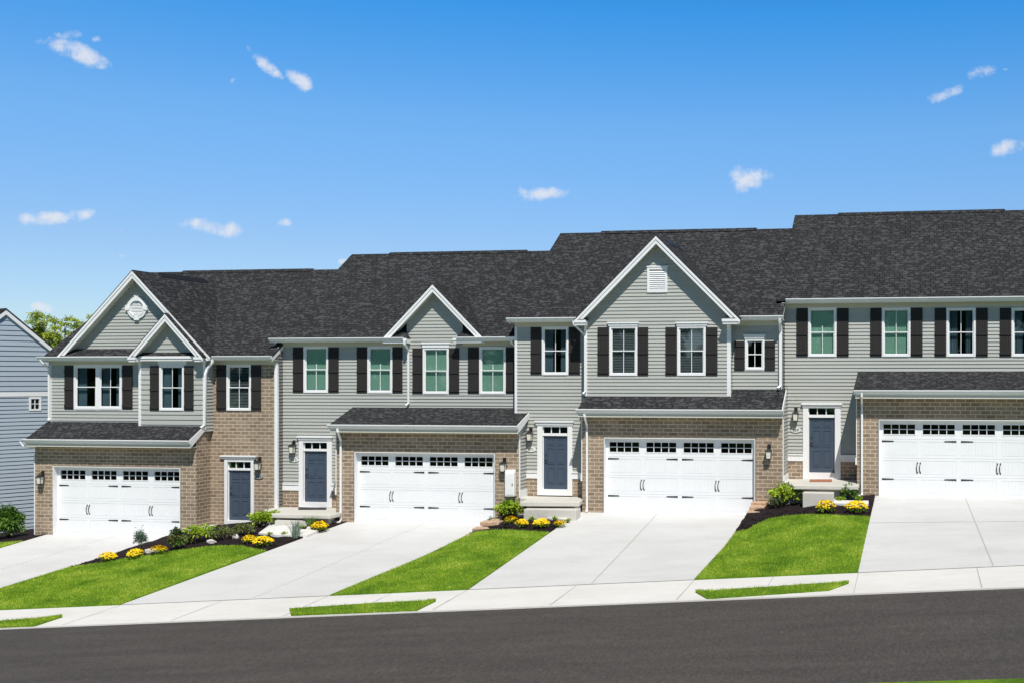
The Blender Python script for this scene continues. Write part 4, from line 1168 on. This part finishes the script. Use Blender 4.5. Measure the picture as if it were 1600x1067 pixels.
# ------------------------------------------------------------------ entrance steps, walks, mats
def slab(name, outline, z1, z0, mats, label, cat, group=None, bevel=.02):
    mb = MB(); n = len(outline)
    mb.prism([(p[0], p[1]) for p in outline], lambda p, q, a: (p, q, a), z0, z1)
    o = mb.build(name, mats, None, bevel=bevel)
    c = Vector((sum(p[0] for p in outline)/n, sum(p[1] for p in outline)/n, z0))
    for v in o.data.vertices: v.co -= c
    o.location = c
    return tag(o, label, cat, group)
def walk(top, bot, label, th=.1):
    T = [ground_at(*p) for p in top]; B = [ground_at(*p) for p in bot]; nu, nv = 24, 6
    def along(P, t):
        n = len(P) - 1; i = min(n - 1, int(t * n)); return P[i].lerp(P[i+1], t * n - i)
    mb = MB(); idx = {}
    def pt(i, j):
        p = along(T, i/nu).lerp(along(B, i/nu), j/nv); return Vector((p.x, p.y, max(terr(p.x, p.y), p.z) + .085))
    P = {(i, j): pt(i, j) for i in range(nu+1) for j in range(nv+1)}; c = P[nu//2, nv//2].copy()
    for k, q in P.items(): idx[k] = len(mb.v); mb.v.append(tuple(q - c))
    for i in range(nu):
        for j in range(nv): mb.f.append((idx[i,j], idx[i+1,j], idx[i+1,j+1], idx[i,j+1])); mb.mi.append(0)
    rim = [(i, 0) for i in range(nu)] + [(nu, j) for j in range(nv)] + [(i, nv) for i in range(nu, 0, -1)] + [(0, j) for j in range(nv, 0, -1)]
    d = Vector((0, 0, th))
    for a, b in zip(rim, rim[1:] + rim[:1]): mb.poly([P[a]-c, P[b]-c, P[b]-c-d, P[a]-c-d])
    o = mb.build('garden_walk', 'walk', None); o.location = c; tag(o, label, 'garden walk', 'garden walks')
GS = 'concrete entrance stoops'
# H2 stoop
zs2 = Z_(446, 791.5, 36.3)
def stoop_poly(z, front_px, Yback, xl, xr): pass
a = on_plane(425, 802.3, zs2); b_ = on_plane(515, 804.3, zs2); c_ = on_plane(529.8, 801, zs2)
slab('entrance_stoop', [(X_(441, 36.3), 36.3), (X_(433, 36.0)+.03, 35.98), (-22.0, 35.98), (-21.95, 35.4), (a.x, a.y), (b_.x, b_.y), (c_.x, c_.y), (c_.x, 35.16), (-19.2, 35.16), (-19.2, 36.3)], zs2, zs2 - .13, 'stoop', 'wide chamfered concrete stoop below the door of the second house', 'stoop', GS)
slab('stoop_base', [(-21.6, 36.2), (-21.5, a.y + .25), (c_.x - .2, a.y + .25), (c_.x - .25, 35.1), (-19.25, 35.1), (-19.25, 36.2)], zs2 - .13, zs2 - .8, 'stoop', 'recessed concrete block under the stoop of the second house', 'step base', None, 0)
zt2 = zs2 - .2
p0, p1 = on_plane(429, 812.5, zt2), on_plane(482, 812.5, zt2)
slab('entrance_step', [(p0.x, p0.y + .45), (p0.x, p0.y), (p1.x, p1.y), (p1.x, p1.y + .45)], zt2, zt2 - .5, 'stoop', 'grey concrete step in front of the second house stoop', 'step', 'front steps')
walk([(426, 820), (452, 820), (470, 830), (498, 832)], [(404, 836), (430, 839), (455, 839.5), (480, 839.5)], 'white concrete walk bending from the second driveway to its stoop')
# H1 pad
zp = ZC - 5.12
slab('entrance_stoop', [(X_(306.5, Yg)+.0, 35.98), (-24.37, 35.3), (-24.5, 34.95), (-23.9, 34.75), (-21.9, 34.75), (-21.9, 35.98)], zp, zp - .14, 'stoop', 'low concrete pad at the brick house door, partly behind shrubs', 'stoop', GS)
slab('stoop_base', [(-24.3, 35.9), (-24.3, 35.2), (-23.8, 35.0), (-22.1, 35.0), (-22.1, 35.9)], zp - .14, zp - .7, 'stoop', 'recessed concrete block under the pad of the leftmost house', 'step base', None, 0)
# H3 stoop
zs3 = Z_(850, 774.6, 35.88)
a = on_plane(812, 783.6, zs3); b_ = on_plane(909, 784, zs3)
slab('entrance_stoop', [(-12.75, 35.85), (-12.75, 35.2), (a.x - .1, 35.15), (a.x, a.y), (b_.x - .08, b_.y), (-10.60, 35.17), (-10.66, 35.17), (-10.66, 35.85)], zs3, zs3 - .14, 'stoop', 'straight cream concrete stoop below the door of the third house', 'stoop', GS)
slab('stoop_base', [(-12.7, 35.8), (a.x + .15, a.y + .25), (b_.x - .3, b_.y + .25), (-10.7, 35.1), (-10.7, 35.15), (-10.7, 35.8)], zs3 - .14, zs3 - .8, 'stoop', 'recessed concrete block under the stoop of the third house', 'step base', None, 0)
zt3 = zs3 - .2; p0, p1 = on_plane(818, 794.8, zt3), on_plane(900, 796, zt3)
slab('entrance_step', [(p0.x, p0.y + .5), (p0.x, p0.y), (p1.x, p1.y), (p1.x, p1.y + .5)], zt3, zt3 - .5, 'stoop', 'long concrete step in front of the third house stoop', 'step', 'front steps')
walk([(816, 804.5), (845, 805), (880, 806), (903, 806.5)], [(808, 808.5), (835, 811.5), (862, 813.5), (888, 815)], 'white concrete walk from the third driveway to its step')
# H4 stoop
zs4 = Z_(1285, 748.3, 36.45)
a = on_plane(1239.5, 757.4, zs4); b_ = on_plane(1341, 758.8, zs4); c_ = on_plane(1228, 749, zs4)
slab('entrance_stoop', [(-4.2, 36.45), (-4.08, 35.4), (a.x, a.y), (b_.x, b_.y), (b_.x, 35.16), (-1.81, 35.16), (-1.81, 36.45)], zs4, zs4 - .13, 'stoop', 'concrete stoop with orange mat below the door of the rightmost house', 'stoop', GS)
slab('stoop_base', [(-4.0, 36.4), (-3.95, a.y + .3), (b_.x - .1, a.y + .3), (b_.x - .1, 35.15), (-1.9, 35.15), (-1.9, 36.4)], zs4 - .13, zs4 - .8, 'stoop', 'recessed concrete block under the stoop of the rightmost house', 'step base', None, 0)
zt4 = zs4 - .17; p0, p1 = on_plane(1254, 769, zt4), on_plane(1302, 770, zt4)
slab('entrance_step', [(p0.x, p0.y + .4), (p0.x, p0.y), (p1.x, p1.y), (p1.x, p1.y + .4)], zt4, zt4 - .5, 'stoop', 'short concrete step in front of the rightmost house stoop', 'step', 'front steps')
walk([(1262, 778), (1302, 778.5), (1306, 785), (1330, 785.5), (1357, 786)], [(1257, 788), (1290, 790), (1315, 790.5), (1335, 791), (1357, 791.5)], 'white concrete walk from the rightmost driveway to its step')
def rug(px0, px1, py0, py1, z, m_, label):
    p = [on_plane(px0, py0, z), on_plane(px1, py0, z), on_plane(px1, py1, z), on_plane(px0, py1, z)]
    slab('door_mat', p, z + .018, z + .002, m_, label, 'door mat', None, .005)
rug(1265, 1300, 748.8, 752.5, zs4, 'mat', 'orange brown mat on the stoop of the rightmost house')
rug(466, 510, 792.8, 796, zs2, 'darkmat', 'dark mat on the stoop of the second house')
rug(350, 381, 820.5, 825, zp, 'mat', 'orange mat on the pad by the brick house door')

# ------------------------------------------------------------------ wall lanterns, plaques, meter box
def lantern(px, py, Y, label):
    p = at(px, py, Y - .15); cx, cz = p.x, p.z
    root = thing('wall_lantern', (cx, Y, cz), label, 'wall lantern', 'black wall lanterns')
    b = MB(); b.box(cx - .055, cx + .055, Y - .035, Y + .0, cz + .02, cz + .30); b.build('backplate', 'black', root, bevel=.006)
    a = MB(); a.tube([(cx, Y - .03, cz + .2), (cx, Y - .09, cz + .26), (cx, Y - .15, cz + .25), (cx, Y - .155, cz + .17)], .014, 8); a.build('arm', 'black', root)
    c = MB(); yc = Y - .155
    def fru(mb, z0, r0, z1, r1): mb.hexa([(cx-r0, yc-r0, z0), (cx+r0, yc-r0, z0), (cx+r0, yc+r0, z0), (cx-r0, yc+r0, z0), (cx-r1, yc-r1, z1), (cx+r1, yc-r1, z1), (cx+r1, yc+r1, z1), (cx-r1, yc+r1, z1)])
    fru(c, cz + .095, .105, cz + .12, .10); fru(c, cz + .12, .09, cz + .175, .03); c.build('lamp_cap', 'black', root)
    g = MB(); fru(g, cz - .135, .066, cz + .095, .082); g.build('lamp_glass', 'frost', root)
    f = MB(); fru(f, cz - .165, .06, cz - .135, .078); fru(f, cz - .185, .03, cz - .165, .05)
    for sx in (-1, 1):
        for sy in (-1, 1):
            f.hexa([(cx+sx*.066-.007, yc+sy*.066-.007, cz-.135), (cx+sx*.066+.007, yc+sy*.066-.007, cz-.135), (cx+sx*.066+.007, yc+sy*.066+.007, cz-.135), (cx+sx*.066-.007, yc+sy*.066+.007, cz-.135),
                    (cx+sx*.085-.007, yc+sy*.085-.007, cz+.095), (cx+sx*.085+.007, yc+sy*.085-.007, cz+.095), (cx+sx*.085+.007, yc+sy*.085+.007, cz+.095), (cx+sx*.085-.007, yc+sy*.085+.007, cz+.095)])
    f.build('lamp_frame', 'black', root)
lantern(62.5, 749, Yg, 'black lantern on brick left of the leftmost garage door')
lantern(402.5, 727, 36.0, 'black lantern right of the door in the brick wall')
lantern(456.5, 701, 36.35, 'black lantern on siding left of the second house door')
lantern(786, 729, Yg, 'black lantern on brick beside the white meter box')
lantern(827.5, 681, 35.9, 'black lantern on siding left of the third house door')
lantern(1201, 709, Yg, 'black lantern on brick right of the third garage door')
lantern(1243, 650, 36.5, 'black lantern on siding left of the rightmost front door')
def plaque(px, py, Y, text, m_, label):
    p = at(px, py, Y - .02); root = thing('house_number_plaque', p, label, 'house number', 'oval house number plaques')
    mb = MB(); n = 28; rx, rz = .165, .085
    mb.prism([(p.x + rx*math.cos(2*math.pi*k/n), p.z + rz*math.sin(2*math.pi*k/n)) for k in range(n)], lambda a, b, c: (a, c, b), Y - .04, Y - .014)
    mb.build('plate', m_, root, bevel=.004)
    cu = bpy.data.curves.new('digits', 'FONT'); cu.body = text; cu.size = .14; cu.align_x = 'CENTER'; cu.align_y = 'CENTER'; cu.extrude = .003
    to = bpy.data.objects.new('tmp', cu); COL.objects.link(to); bpy.context.view_layer.update()
    me = bpy.data.meshes.new_from_object(to.evaluated_get(bpy.context.evaluated_depsgraph_get())); bpy.data.objects.remove(to)
    me.materials.clear(); me.materials.append(M['digits'])
    o = bpy.data.objects.new('number_digits', me); COL.objects.link(o); o.parent = root; o.rotation_euler = (R(90), 0, 0); o.location = (0, (Y - .044) - p.y, 0)
plaque(404.5, 743.7, 36.0, '675', 'plaque_grey', 'grey oval number plaque on the brick wall')
plaque(459.7, 717.7, 36.35, '673', 'plaque', 'ivory oval number plaque left of the second house door')
plaque(830, 701.5, 35.9, '671', 'plaque', 'ivory oval number plaque left of the third house door')
plaque(1243.5, 671.3, 36.5, '669', 'plaque', 'ivory oval number plaque left of the rightmost front door')
def meter():
    Y = Yg; p = at(796.5, 753, Y - .2); root = thing('meter_box', (p.x, Y, p.z), 'tall white utility meter box on the second house brick pier', 'meter box')
    a, b = X_(788.8, Y - .2), X_(803.2, Y - .2); t, bt = Z_(796, 734.5, Y - .2), Z_(796, 775, Y - .2)
    m = MB(); m.prism([(Y, bt), (Y, t + .02), (Y - .14, t), (Y - .2, t - .08), (Y - .2, bt)], lambda p, q, a_: (a_, p, q), a, b); m.build('cabinet', 'white', root, bevel=.01)
    m = MB(); m.box(a + .03, b - .03, Y - .212, Y - .201, bt + .05, t - .12); m.build('cabinet_door', 'white', root, bevel=.004)
    m = MB(); m.box(b - .07, b - .045, Y - .225, Y - .213, bt + .35, bt + .42); m.build('latch', 'black', root)
meter()

# ------------------------------------------------------------------ plants
def leaves(mb, c, r, n, size, rng, droop=.3, shell_=.55, wid=.45, mi=0, lift=0.2):
    for _ in range(n):
        while True:
            d = Vector((rng.gauss(0, 1), rng.gauss(0, 1), rng.gauss(0, 1)))
            if d.length > .1: break
        d.normalize(); rr = (shell_ + (1 - shell_) * rng.random()) * (.82 + .25*math.sin(d.x*5+c.x*3) * math.sin(d.z*4+d.y*6+c.y))
        if d.z < -.35: d.z *= -.6
        p = c + Vector((d.x*r[0]*rr, d.y*r[1]*rr, d.z*r[2]*rr))
        out = (d + Vector((rng.gauss(0, .45), rng.gauss(0, .45), rng.gauss(0, .4) + lift))).normalized()
        sd = out.cross(Vector((rng.gauss(0, 1), rng.gauss(0, 1), rng.gauss(0, 1)))).normalized()
        s = size * rng.uniform(.6, 1.25); w = s * wid; mid = p + out * s * .5; tip = p + out * s + Vector((0, 0, -droop * s))
        mb.poly([p, mid - sd * w * .5, tip, mid + sd * w * .5], mi)
def blades(mb, c, r, h, n, w, rng, spread=.6, mi=0):
    for _ in range(n):
        a = rng.random() * 2*math.pi; q = math.sqrt(rng.random()) * r; b = c + Vector((math.cos(a)*q, math.sin(a)*q, 0))
        hh = h * rng.uniform(.6, 1.1); o = Vector((math.cos(a), math.sin(a), 0)) * hh * spread * rng.random(); sd = Vector((-math.sin(a), math.cos(a), 0)) * w
        if rng.random() < .5: sd = Vector((w, 0, 0))
        m = b + o*.35 + Vector((0, 0, hh*.6)); t = b + o + Vector((0, 0, hh))
        mb.poly([b - sd*.6, b + sd*.6, m + sd*.7, m - sd*.7], mi); mb.poly([m - sd*.7, m + sd*.7, t], mi)
def shrub(px, py, w, h, m_, label, name='shrub', group=None, size=.1, n=420, seed=None, stems=True, cat='shrub', wid=.45, second=None, low=False):
    """px,py: foot of the plant in the photo; w,h in metres"""
    p = ground_at(px, py)
    if p.y > 34.7 and px > 60: p = at(px, py, 34.7); p.z = terr(p.x, 34.7)
    rng = random.Random(seed or int(p.x * 977 + p.y * 31)); root = thing(name, p, label, cat, group)
    f = MB(); c = p + Vector((0, 0, h * .5)); n = int(n * 1.0)
    if low: leaves(f, p + Vector((0, 0, h*.22)), (w*.55, w*.5, h*.3), n//2, size, rng, wid=wid, shell_=.4); leaves(f, p + Vector((0, 0, h*.75)), (w*.25, w*.25, h*.35), n//4, size, rng, wid=wid, shell_=.3)
    leaves(f, c, (w/2, w/2, h*.52), n, size, rng, wid=wid, shell_=.35)
    for _ in range(6):
        q = c + Vector((rng.uniform(-.3, .3)*w, rng.uniform(-.3, .3)*w, rng.uniform(-.1, .33)*h)); leaves(f, q, (w*.22, w*.22, h*.2), n//9, size, rng, wid=wid)
    f.build('foliage', m_, root, fix=False)
    if second:
        g = MB(); leaves(g, c + Vector((0, -.02, .05)), (w*.5, w*.5, h*.5), second[1], size*.7, rng, shell_=.8); g.build('bronze_shoots', second[0], root, fix=False)
    s = MB()
    for k in range(7):
        a = 2*math.pi*k/7 + rng.random(); e = p + Vector((math.cos(a)*w*.3, math.sin(a)*w*.3, h*rng.uniform(.5, .85))); s.tube([p + Vector((0, 0, -.05)), p.lerp(e, .5) + Vector((0, 0, h*.08)), e], [.014, .009, .004], 5)
    s.build('stems', 'bark', root)
    return root
# daisies: three meshes shared by all clumps
protos = []
for sd in range(3):
    rng = random.Random(40 + sd); f = MB(); leaves(f, Vector((0, 0, .1)), (.23, .2, .13), 260, .07, rng, wid=.3)
    pt = MB()
    for _ in range(230):
        a = rng.random()*2*math.pi; q = math.sqrt(rng.random()) * .28; hx, hy = math.cos(a)*q, math.sin(a)*q*.85
        z = .26 * math.sqrt(max(0, 1 - (q/.31)**2)) + rng.uniform(-.03, .03) + .05; nr = Vector((hx*2.2 + rng.gauss(0, .3), hy*2.2 - .35 + rng.gauss(0, .3), .7)).normalized()
        e1 = nr.cross(Vector((0, 0, 1))).normalized(); e2 = nr.cross(e1); r_ = rng.uniform(.022, .036); c = Vector((hx, hy, z)); k = 5
        pts = []
        for i in range(k*2):
            t = math.pi*i/k; rr = r_ if i % 2 == 0 else r_*.6; pts.append(c + e1*math.cos(t)*rr + e2*math.sin(t)*rr)
        pt.poly(pts)
    fo = f.build('daisy_foliage', 'leaf_lime', None, fix=False); po = pt.build('daisy_blossoms', 'petal', None, fix=False)
    protos.append((fo.data, po.data)); bpy.data.objects.remove(fo); bpy.data.objects.remove(po)
def daisy(px, py, s, label, k):
    p = ground_at(px, py + s*6); root = thing('daisy_clump', p, label, 'yellow flowers', 'clumps of yellow flowers'); root.scale = (s, s, s*.9); root.rotation_euler.z = k * 1.7
    for nm, me in zip(('foliage', 'blossoms'), protos[k % 3]):
        o = bpy.data.objects.new(nm, me); COL.objects.link(o); o.parent = root
for k, (px, py, s, lb) in enumerate([
    (168, 871, 1.0, 'small yellow flower clump, leftmost, at the lower tip of the left bed'),
    (212, 866, 1.0, 'yellow flower clump in front of the blue green upright shrub'),
    (248, 860, .95, 'yellow flower clump beside the pale rock in the left bed'),
    (389, 843, .9, 'rear yellow flower clump of the pair near the left lawn top'),
    (411, 847, 1.1, 'front yellow flower clump of the pair near the left lawn top'),
    (500, 823, 1.15, 'yellow flower clump below the second house stoop, beside the downspout'),
    (799, 813, .85, 'leftmost yellow flower clump of the row along the third house walk'),
    (815, 818, .85, 'second yellow flower clump from the left along the third house walk'),
    (846, 818.5, 1.0, 'wide third yellow flower clump from the left along the third house walk'),
    (875, 819, .8, 'yellow flower clump nearest the third driveway'),
    (1290, 793, 1.25, 'large yellow flower clump in front of the rightmost house step'),
    (1338, 794, 1.2, 'yellow flower clump at the edge of the rightmost driveway')]): daisy(px, py, s, lb, k)
shrub(313, 847, .98, .58, 'leaf_lime', 'bright lime shrub between pad and lawn in the left bed', size=.11, n=420)
shrub(411, 824, .98, .62, 'leaf_lime', 'large lime shrub left of the second house step', size=.12, n=560)
shrub(352, 843, .85, .46, 'leaf_olive', 'dark olive shrub between the lime shrub and the pale rocks', size=.08, n=380)
shrub(383, 836, .8, .42, 'leaf_olive', 'variegated olive shrub in front of the orange mat', size=.08, n=380)
shrub(275, 858, .52, .46, 'leaf_green', 'broad leaved green shrub by the corner of the leftmost garage', size=.12, n=240, second=('leaf_red', 90))
shrub(277, 846, .5, .45, 'leaf_dark', 'dark glossy shrub against the brick corner by the left pad', size=.13, n=200)
shrub(295, 850, .36, .22, 'leaf_olive', 'small bronze tinged plant left of the lime shrub', name='bedding_plant', cat='plant', size=.07, n=160, second=('leaf_red', 60))
shrub(219, 864, .42, .85, 'leaf_blue', 'tall narrow blue green shrub before the leftmost garage door', size=.08, n=520, wid=.35)
shrub(797, 808, .95, .68, 'leaf_lime', 'big lime shrub in front of the white meter box', size=.13, n=560)
shrub(788, 805, .42, .42, 'leaf_olive', 'small olive shrub tucked left of the big lime shrub', size=.09, n=220)
shrub(769, 817, .5, .40, 'leaf_green', 'small round shrub above the tan blocks near the second driveway', size=.08, n=300)
shrub(1225, 791, 1.0, .72, 'leaf_lime', 'big glossy green shrub before the third garage brick pier', size=.13, n=560)
shrub(1212, 795, .52, .42, 'leaf_dark', 'dark fine leaved shrub above the tan blocks of the third driveway', size=.07, n=340)
shrub(1251, 788, .56, .42, 'leaf_dark', 'dark green shrub left of the rightmost house step', size=.08, n=340)
shrub(1326, 782, .55, .50, 'leaf_green', 'green shrub below the stoop beside the right downspout', size=.13, n=220)
shrub(1313, 785, .26, .2, 'leaf_lime', 'tiny lime plant left of the shrub under the right stoop', name='bedding_plant', cat='plant', size=.07, n=90)
shrub(1342, 786, .28, .24, 'leaf_lime', 'tiny lime plant by the foot of the rightmost downspout', name='bedding_plant', cat='plant', size=.07, n=90)
for px, py, lb in ((831, 814, 'tiny green seedling between the second and third flower clumps'), (867, 814, 'tiny green seedling left of the last flower clump'), (887, 817, 'tiny green seedling at the corner of the third driveway'),
                   (444, 838, 'tiny lime seedling in mulch before the white walk'), (422, 838, 'tiny green seedling above the front flower pair'), (472, 827, 'tiny lime seedling at the edge of the second walk'), (400, 845, 'small lime sprig behind the front flower clump')):
    shrub(px, py, .2, .16, 'leaf_lime', lb, name='seedling', cat='seedling', size=.06, n=50, group='small seedlings')
def spiky(px, py, w, h, n, m_, label, cat='plant'):
    p = ground_at(px, py)
    if p.y > 34.25: p = at(px, py, 34.25); p.z = terr(p.x, 34.25)
    root = thing('grass_tuft', p, label, cat); mb = MB(); rng = random.Random(int(px)); blades(mb, p, w, h, n, .012, rng, .7); mb.build('leaf_blades', m_, root, fix=False)
    s = MB(); s.tube([p + Vector((0, 0, -.03)), p + Vector((0, 0, .05))], [.03, .015], 6); s.build('root_crown', 'bark', root)
spiky(485, 816, .10, .42, 60, 'leaf_green', 'spiky green plant in front of the second house stoop')
spiky(462, 840, .09, .62, 70, 'leaf_blue', 'tall wispy plant at the end of the second house walk')
shrub(12, 840, 1.15, 1.15, 'leaf_green', 'conical green evergreen shrub in front of the pale blue house', size=.12, n=1300, low=True)
# rocks, terrace blocks, path light
def rock(px, py, sx, sy, sz, m_, label, name='rock', cat='rock', group=None, seed=0):
    p = ground_at(px, py); rng = random.Random(seed or int(px*7+py)); import bmesh
    bm = bmesh.new(); bmesh.ops.create_icosphere(bm, subdivisions=2, radius=1)
    for v in bm.verts:
        f = 1 + rng.uniform(-.14, .14); v.co = Vector((v.co.x*sx*f, v.co.y*sy*f, v.co.z*sz*f + sz*.5))
    me = bpy.data.meshes.new(name); bm.to_mesh(me); bm.free(); me.materials.append(M[m_]); o = bpy.data.objects.new(name, me); COL.objects.link(o); o.location = p; tag(o, label, cat, group)
rock(236, 863, .22, .12, .09, 'rock', 'flat pale rock between the yellow clumps in the left bed')
rock(330, 848, .17, .1, .08, 'rock', 'pale rock right of the bright lime shrub')
rock(368, 841, .12, .09, .1, 'rock', 'pinkish rock between the two olive shrubs')
rock(483, 829, .1, .08, .1, 'rock', 'upright pale rock left of the flowers by the second stoop')
rock(509, 820, .22, .1, .06, 'tanstone', 'flat tan stone edging under the second stoop')
rock(522, 817, .22, .1, .06, 'rock', 'pale stone edging beside the second house downspout')
rock(1250, 772, .1, .08, .07, 'tanstone', 'tan stone left of the rightmost house step')
rock(1340, 777, .12, .08, .07, 'rock', 'pale stone near the foot of the rightmost downspout')
rock(813, 797, .16, .1, .08, 'rock', 'pale stone right of the big lime shrub by the meter box')
def block(p, w, d, h, rz, label, k):
    mb = MB(); rng = random.Random(k); mb.box(-w/2, w/2, -d/2, d/2, 0, h)
    o = mb.build('terrace_block', 'tanstone', None, bevel=.018)
    for v in o.data.vertices: v.co += Vector((rng.uniform(-.02, .02), rng.uniform(-.02, .02), rng.uniform(-.008, .008)))
    o.location = p; o.rotation_euler = (0, 0, rz); tag(o, label, 'stone block', 'tan terrace blocks')
# stepped edging that holds the beds above the driveways
for j, (v, w, hh) in enumerate(((.13, .62, .36), (.19, .54, .27), (.25, .44, .17))):
    e = edges(v)[3]; y = 35.2 - 8.8*v; nm = ('topmost', 'middle', 'lowest')[j]
    block(Vector((e[0] + .2, y, e[1] + hh - .11)), w, .5, .12, R(6), nm + ' tan cap block of the stepped edging by the second driveway', j)
    block(Vector((e[0] + .24, y + .04, e[1] - .1)), w * .84, .46, hh - .02, R(6), nm + ' tan riser block of the stepped edging by the second driveway', j + 20)
EX = edges(0.0)[3]
for j, y in enumerate((35.0, 34.55, 34.1)):
    e = edges((35.2 - y)/8.8)[3]; block(Vector((e[0] + .1, y, e[1] + .04)), .3, .44, .32, R(4), ('rear', 'middle', 'front')[j] + ' tan edging block beside the second garage door jamb', 60 + j)
for j, (y, hh) in enumerate(((35.0, .47), (34.58, .41), (34.16, .33), (33.74, .22))):
    e = edges((35.2 - y)/8.8)[5]; nm = ('topmost', 'second highest', 'third highest', 'lowest')[j]
    block(Vector((e[0] + .22, y, e[1] + hh - .11)), .46, .5, .12, R(2), nm + ' tan cap block of the edging by the third driveway', 80 + j)
    block(Vector((e[0] + .24, y + .03, e[1] - .1)), .38, .46, hh - .02, R(2), nm + ' tan riser block of the edging by the third driveway', 90 + j)
def path_light():
    p = ground_at(1271, 789); root = thing('path_light', p, 'short black path light beside the rightmost garden walk', 'path light')
    m = MB(); m.tube([p, p + Vector((0, 0, .2))], .012, 8); m.build('post', 'black', root)
    m = MB(); m.tube([p + Vector((0, 0, .2)), p + Vector((0, 0, .23)), p + Vector((0, 0, .26))], [.07, .06, .015], 12); m.build('lamp_cap', 'black', root)
path_light()

# ------------------------------------------------------------------ tree behind
def tree():
    Y = 62; c = at(98, 520, Y); rng = random.Random(5); g = ZC - 7
    root = thing('deciduous_tree', (c.x, Y, g), 'spring green tree rising behind the gap between the houses', 'tree')
    t = MB(); top = Vector((c.x + .2, Y, c.z - .6)); base = Vector((c.x, Y, g)); t.tube([base, base.lerp(top, .4) + Vector((.15, 0, 0)), top], [.28, .2, .1], 8)
    f = MB(); tips = []
    for k in range(26):
        a = rng.random()*2*math.pi; q = rng.uniform(.4, 1); s0 = base.lerp(top, rng.uniform(.45, .98)); e = Vector((c.x + math.cos(a)*1.9*q, Y + math.sin(a)*1.7*q, c.z + rng.uniform(-1.6, 1.05)*math.sqrt(1.15 - q*q*.9)))
        m = s0.lerp(e, .5) + Vector((0, 0, .25)); t.tube([s0, m, e], [.06, .035, .012], 5); tips += [e, m.lerp(e, .5)]
        for _ in range(3):
            e2 = e + Vector((rng.uniform(-.5, .5), rng.uniform(-.5, .5), rng.uniform(-.2, .5))); t.tube([m.lerp(e, .6), e2], [.02, .006], 4); tips.append(e2)
    t.build('trunk', 'bark', root)
    for e in tips: leaves(f, e, (.40, .40, .30), 105, .12, rng, wid=.6, shell_=.15)
    f.build('crown', 'leaf_tree', root, fix=False)
tree()

def woods():  # out-of-view trees, added tall and close to cut sky fill on the facades
    rng = random.Random(77); f = MB()
    for k in range(40):
        x = -85 + k*3.9 + rng.uniform(-1, 1); y = -13 + rng.uniform(-3, 2); hh = rng.uniform(13, 17); g = base_z(x, y)
        f.tube([(x, y, g), (x, y, g + hh*.6)], [.3, .1], 6, 1)
        for q in range(6): leaves(f, Vector((x + rng.uniform(-1.5, 1.5), y + rng.uniform(-1, 1), g + hh*(.12 + .15*q))), (2.8, 2.2, 2.2), 170, 1.1, rng, wid=.85, shell_=.4)
    tag(f.build('unseen_woodland', ['leaf_green', 'bark'], None, fix=False), 'unseen belt of trees across the street, raised to block low sky light, mirrored in windows', 'unseen_woodland', None, 'stuff')
woods()
# ------------------------------------------------------------------ grass blades
def sow():
    rng = np.random.default_rng(3); V = []; n = 0
    for fn, area in lawns:
        k = int(min(26000, area * 760))
        U = rng.random((k, 2)); P = np.array([fn(u, w) for u, w in U])
        a = rng.random(k) * 2*math.pi; h = rng.uniform(.03, .062, k); w = .0055
        dx = np.cos(a)*w; dy = np.sin(a)*w; lx = rng.normal(0, .018, k); ly = rng.normal(0, .018, k)
        A = P + np.c_[dx, dy, np.full(k, -.01)]; B = P - np.c_[dx, dy, np.full(k, .01)]; T = P + np.c_[lx, ly, h]
        V.append(np.stack([A, B, T], 1).reshape(-1, 3)); n += k
    V = np.concatenate(V); me = bpy.data.meshes.new('grass'); me.vertices.add(n*3); me.vertices.foreach_set('co', V.ravel())
    me.loops.add(n*3); me.loops.foreach_set('vertex_index', np.arange(n*3)); me.polygons.add(n)
    me.polygons.foreach_set('loop_start', np.arange(n)*3); me.polygons.foreach_set('loop_total', np.full(n, 3)); me.update(); me.validate()
    me.materials.append(M['blade']); o = bpy.data.objects.new('grass', me); COL.objects.link(o)
    tag(o, 'short green grass blades of the mown lawns and verges', 'grass', None, 'stuff'); print('blades', n)
sow()
def chips():
    rng = random.Random(8); mb = MB()
    for (P, vc), cnt in ((LA, 1500), (LB, 1500), (LC, 1500)):
        for _ in range(cnt):
            u = rng.random(); v = rng.uniform(-.02, vc(u)); p = Vector(P(u, v, .035)); a = rng.random()*math.pi; e = Vector((math.cos(a), math.sin(a), rng.uniform(-.3, .3))) * rng.uniform(.02, .05); f = Vector((-e.y, e.x, rng.uniform(-.02, .03))) * .35
            mb.poly([p - e - f, p + e - f, p + e + f + Vector((0, 0, .012)), p - e + f])
    tag(mb.build('mulch_chips', 'mulch', None, fix=False), 'loose dark bark chips on the planting beds', 'mulch', None, 'stuff')
chips()
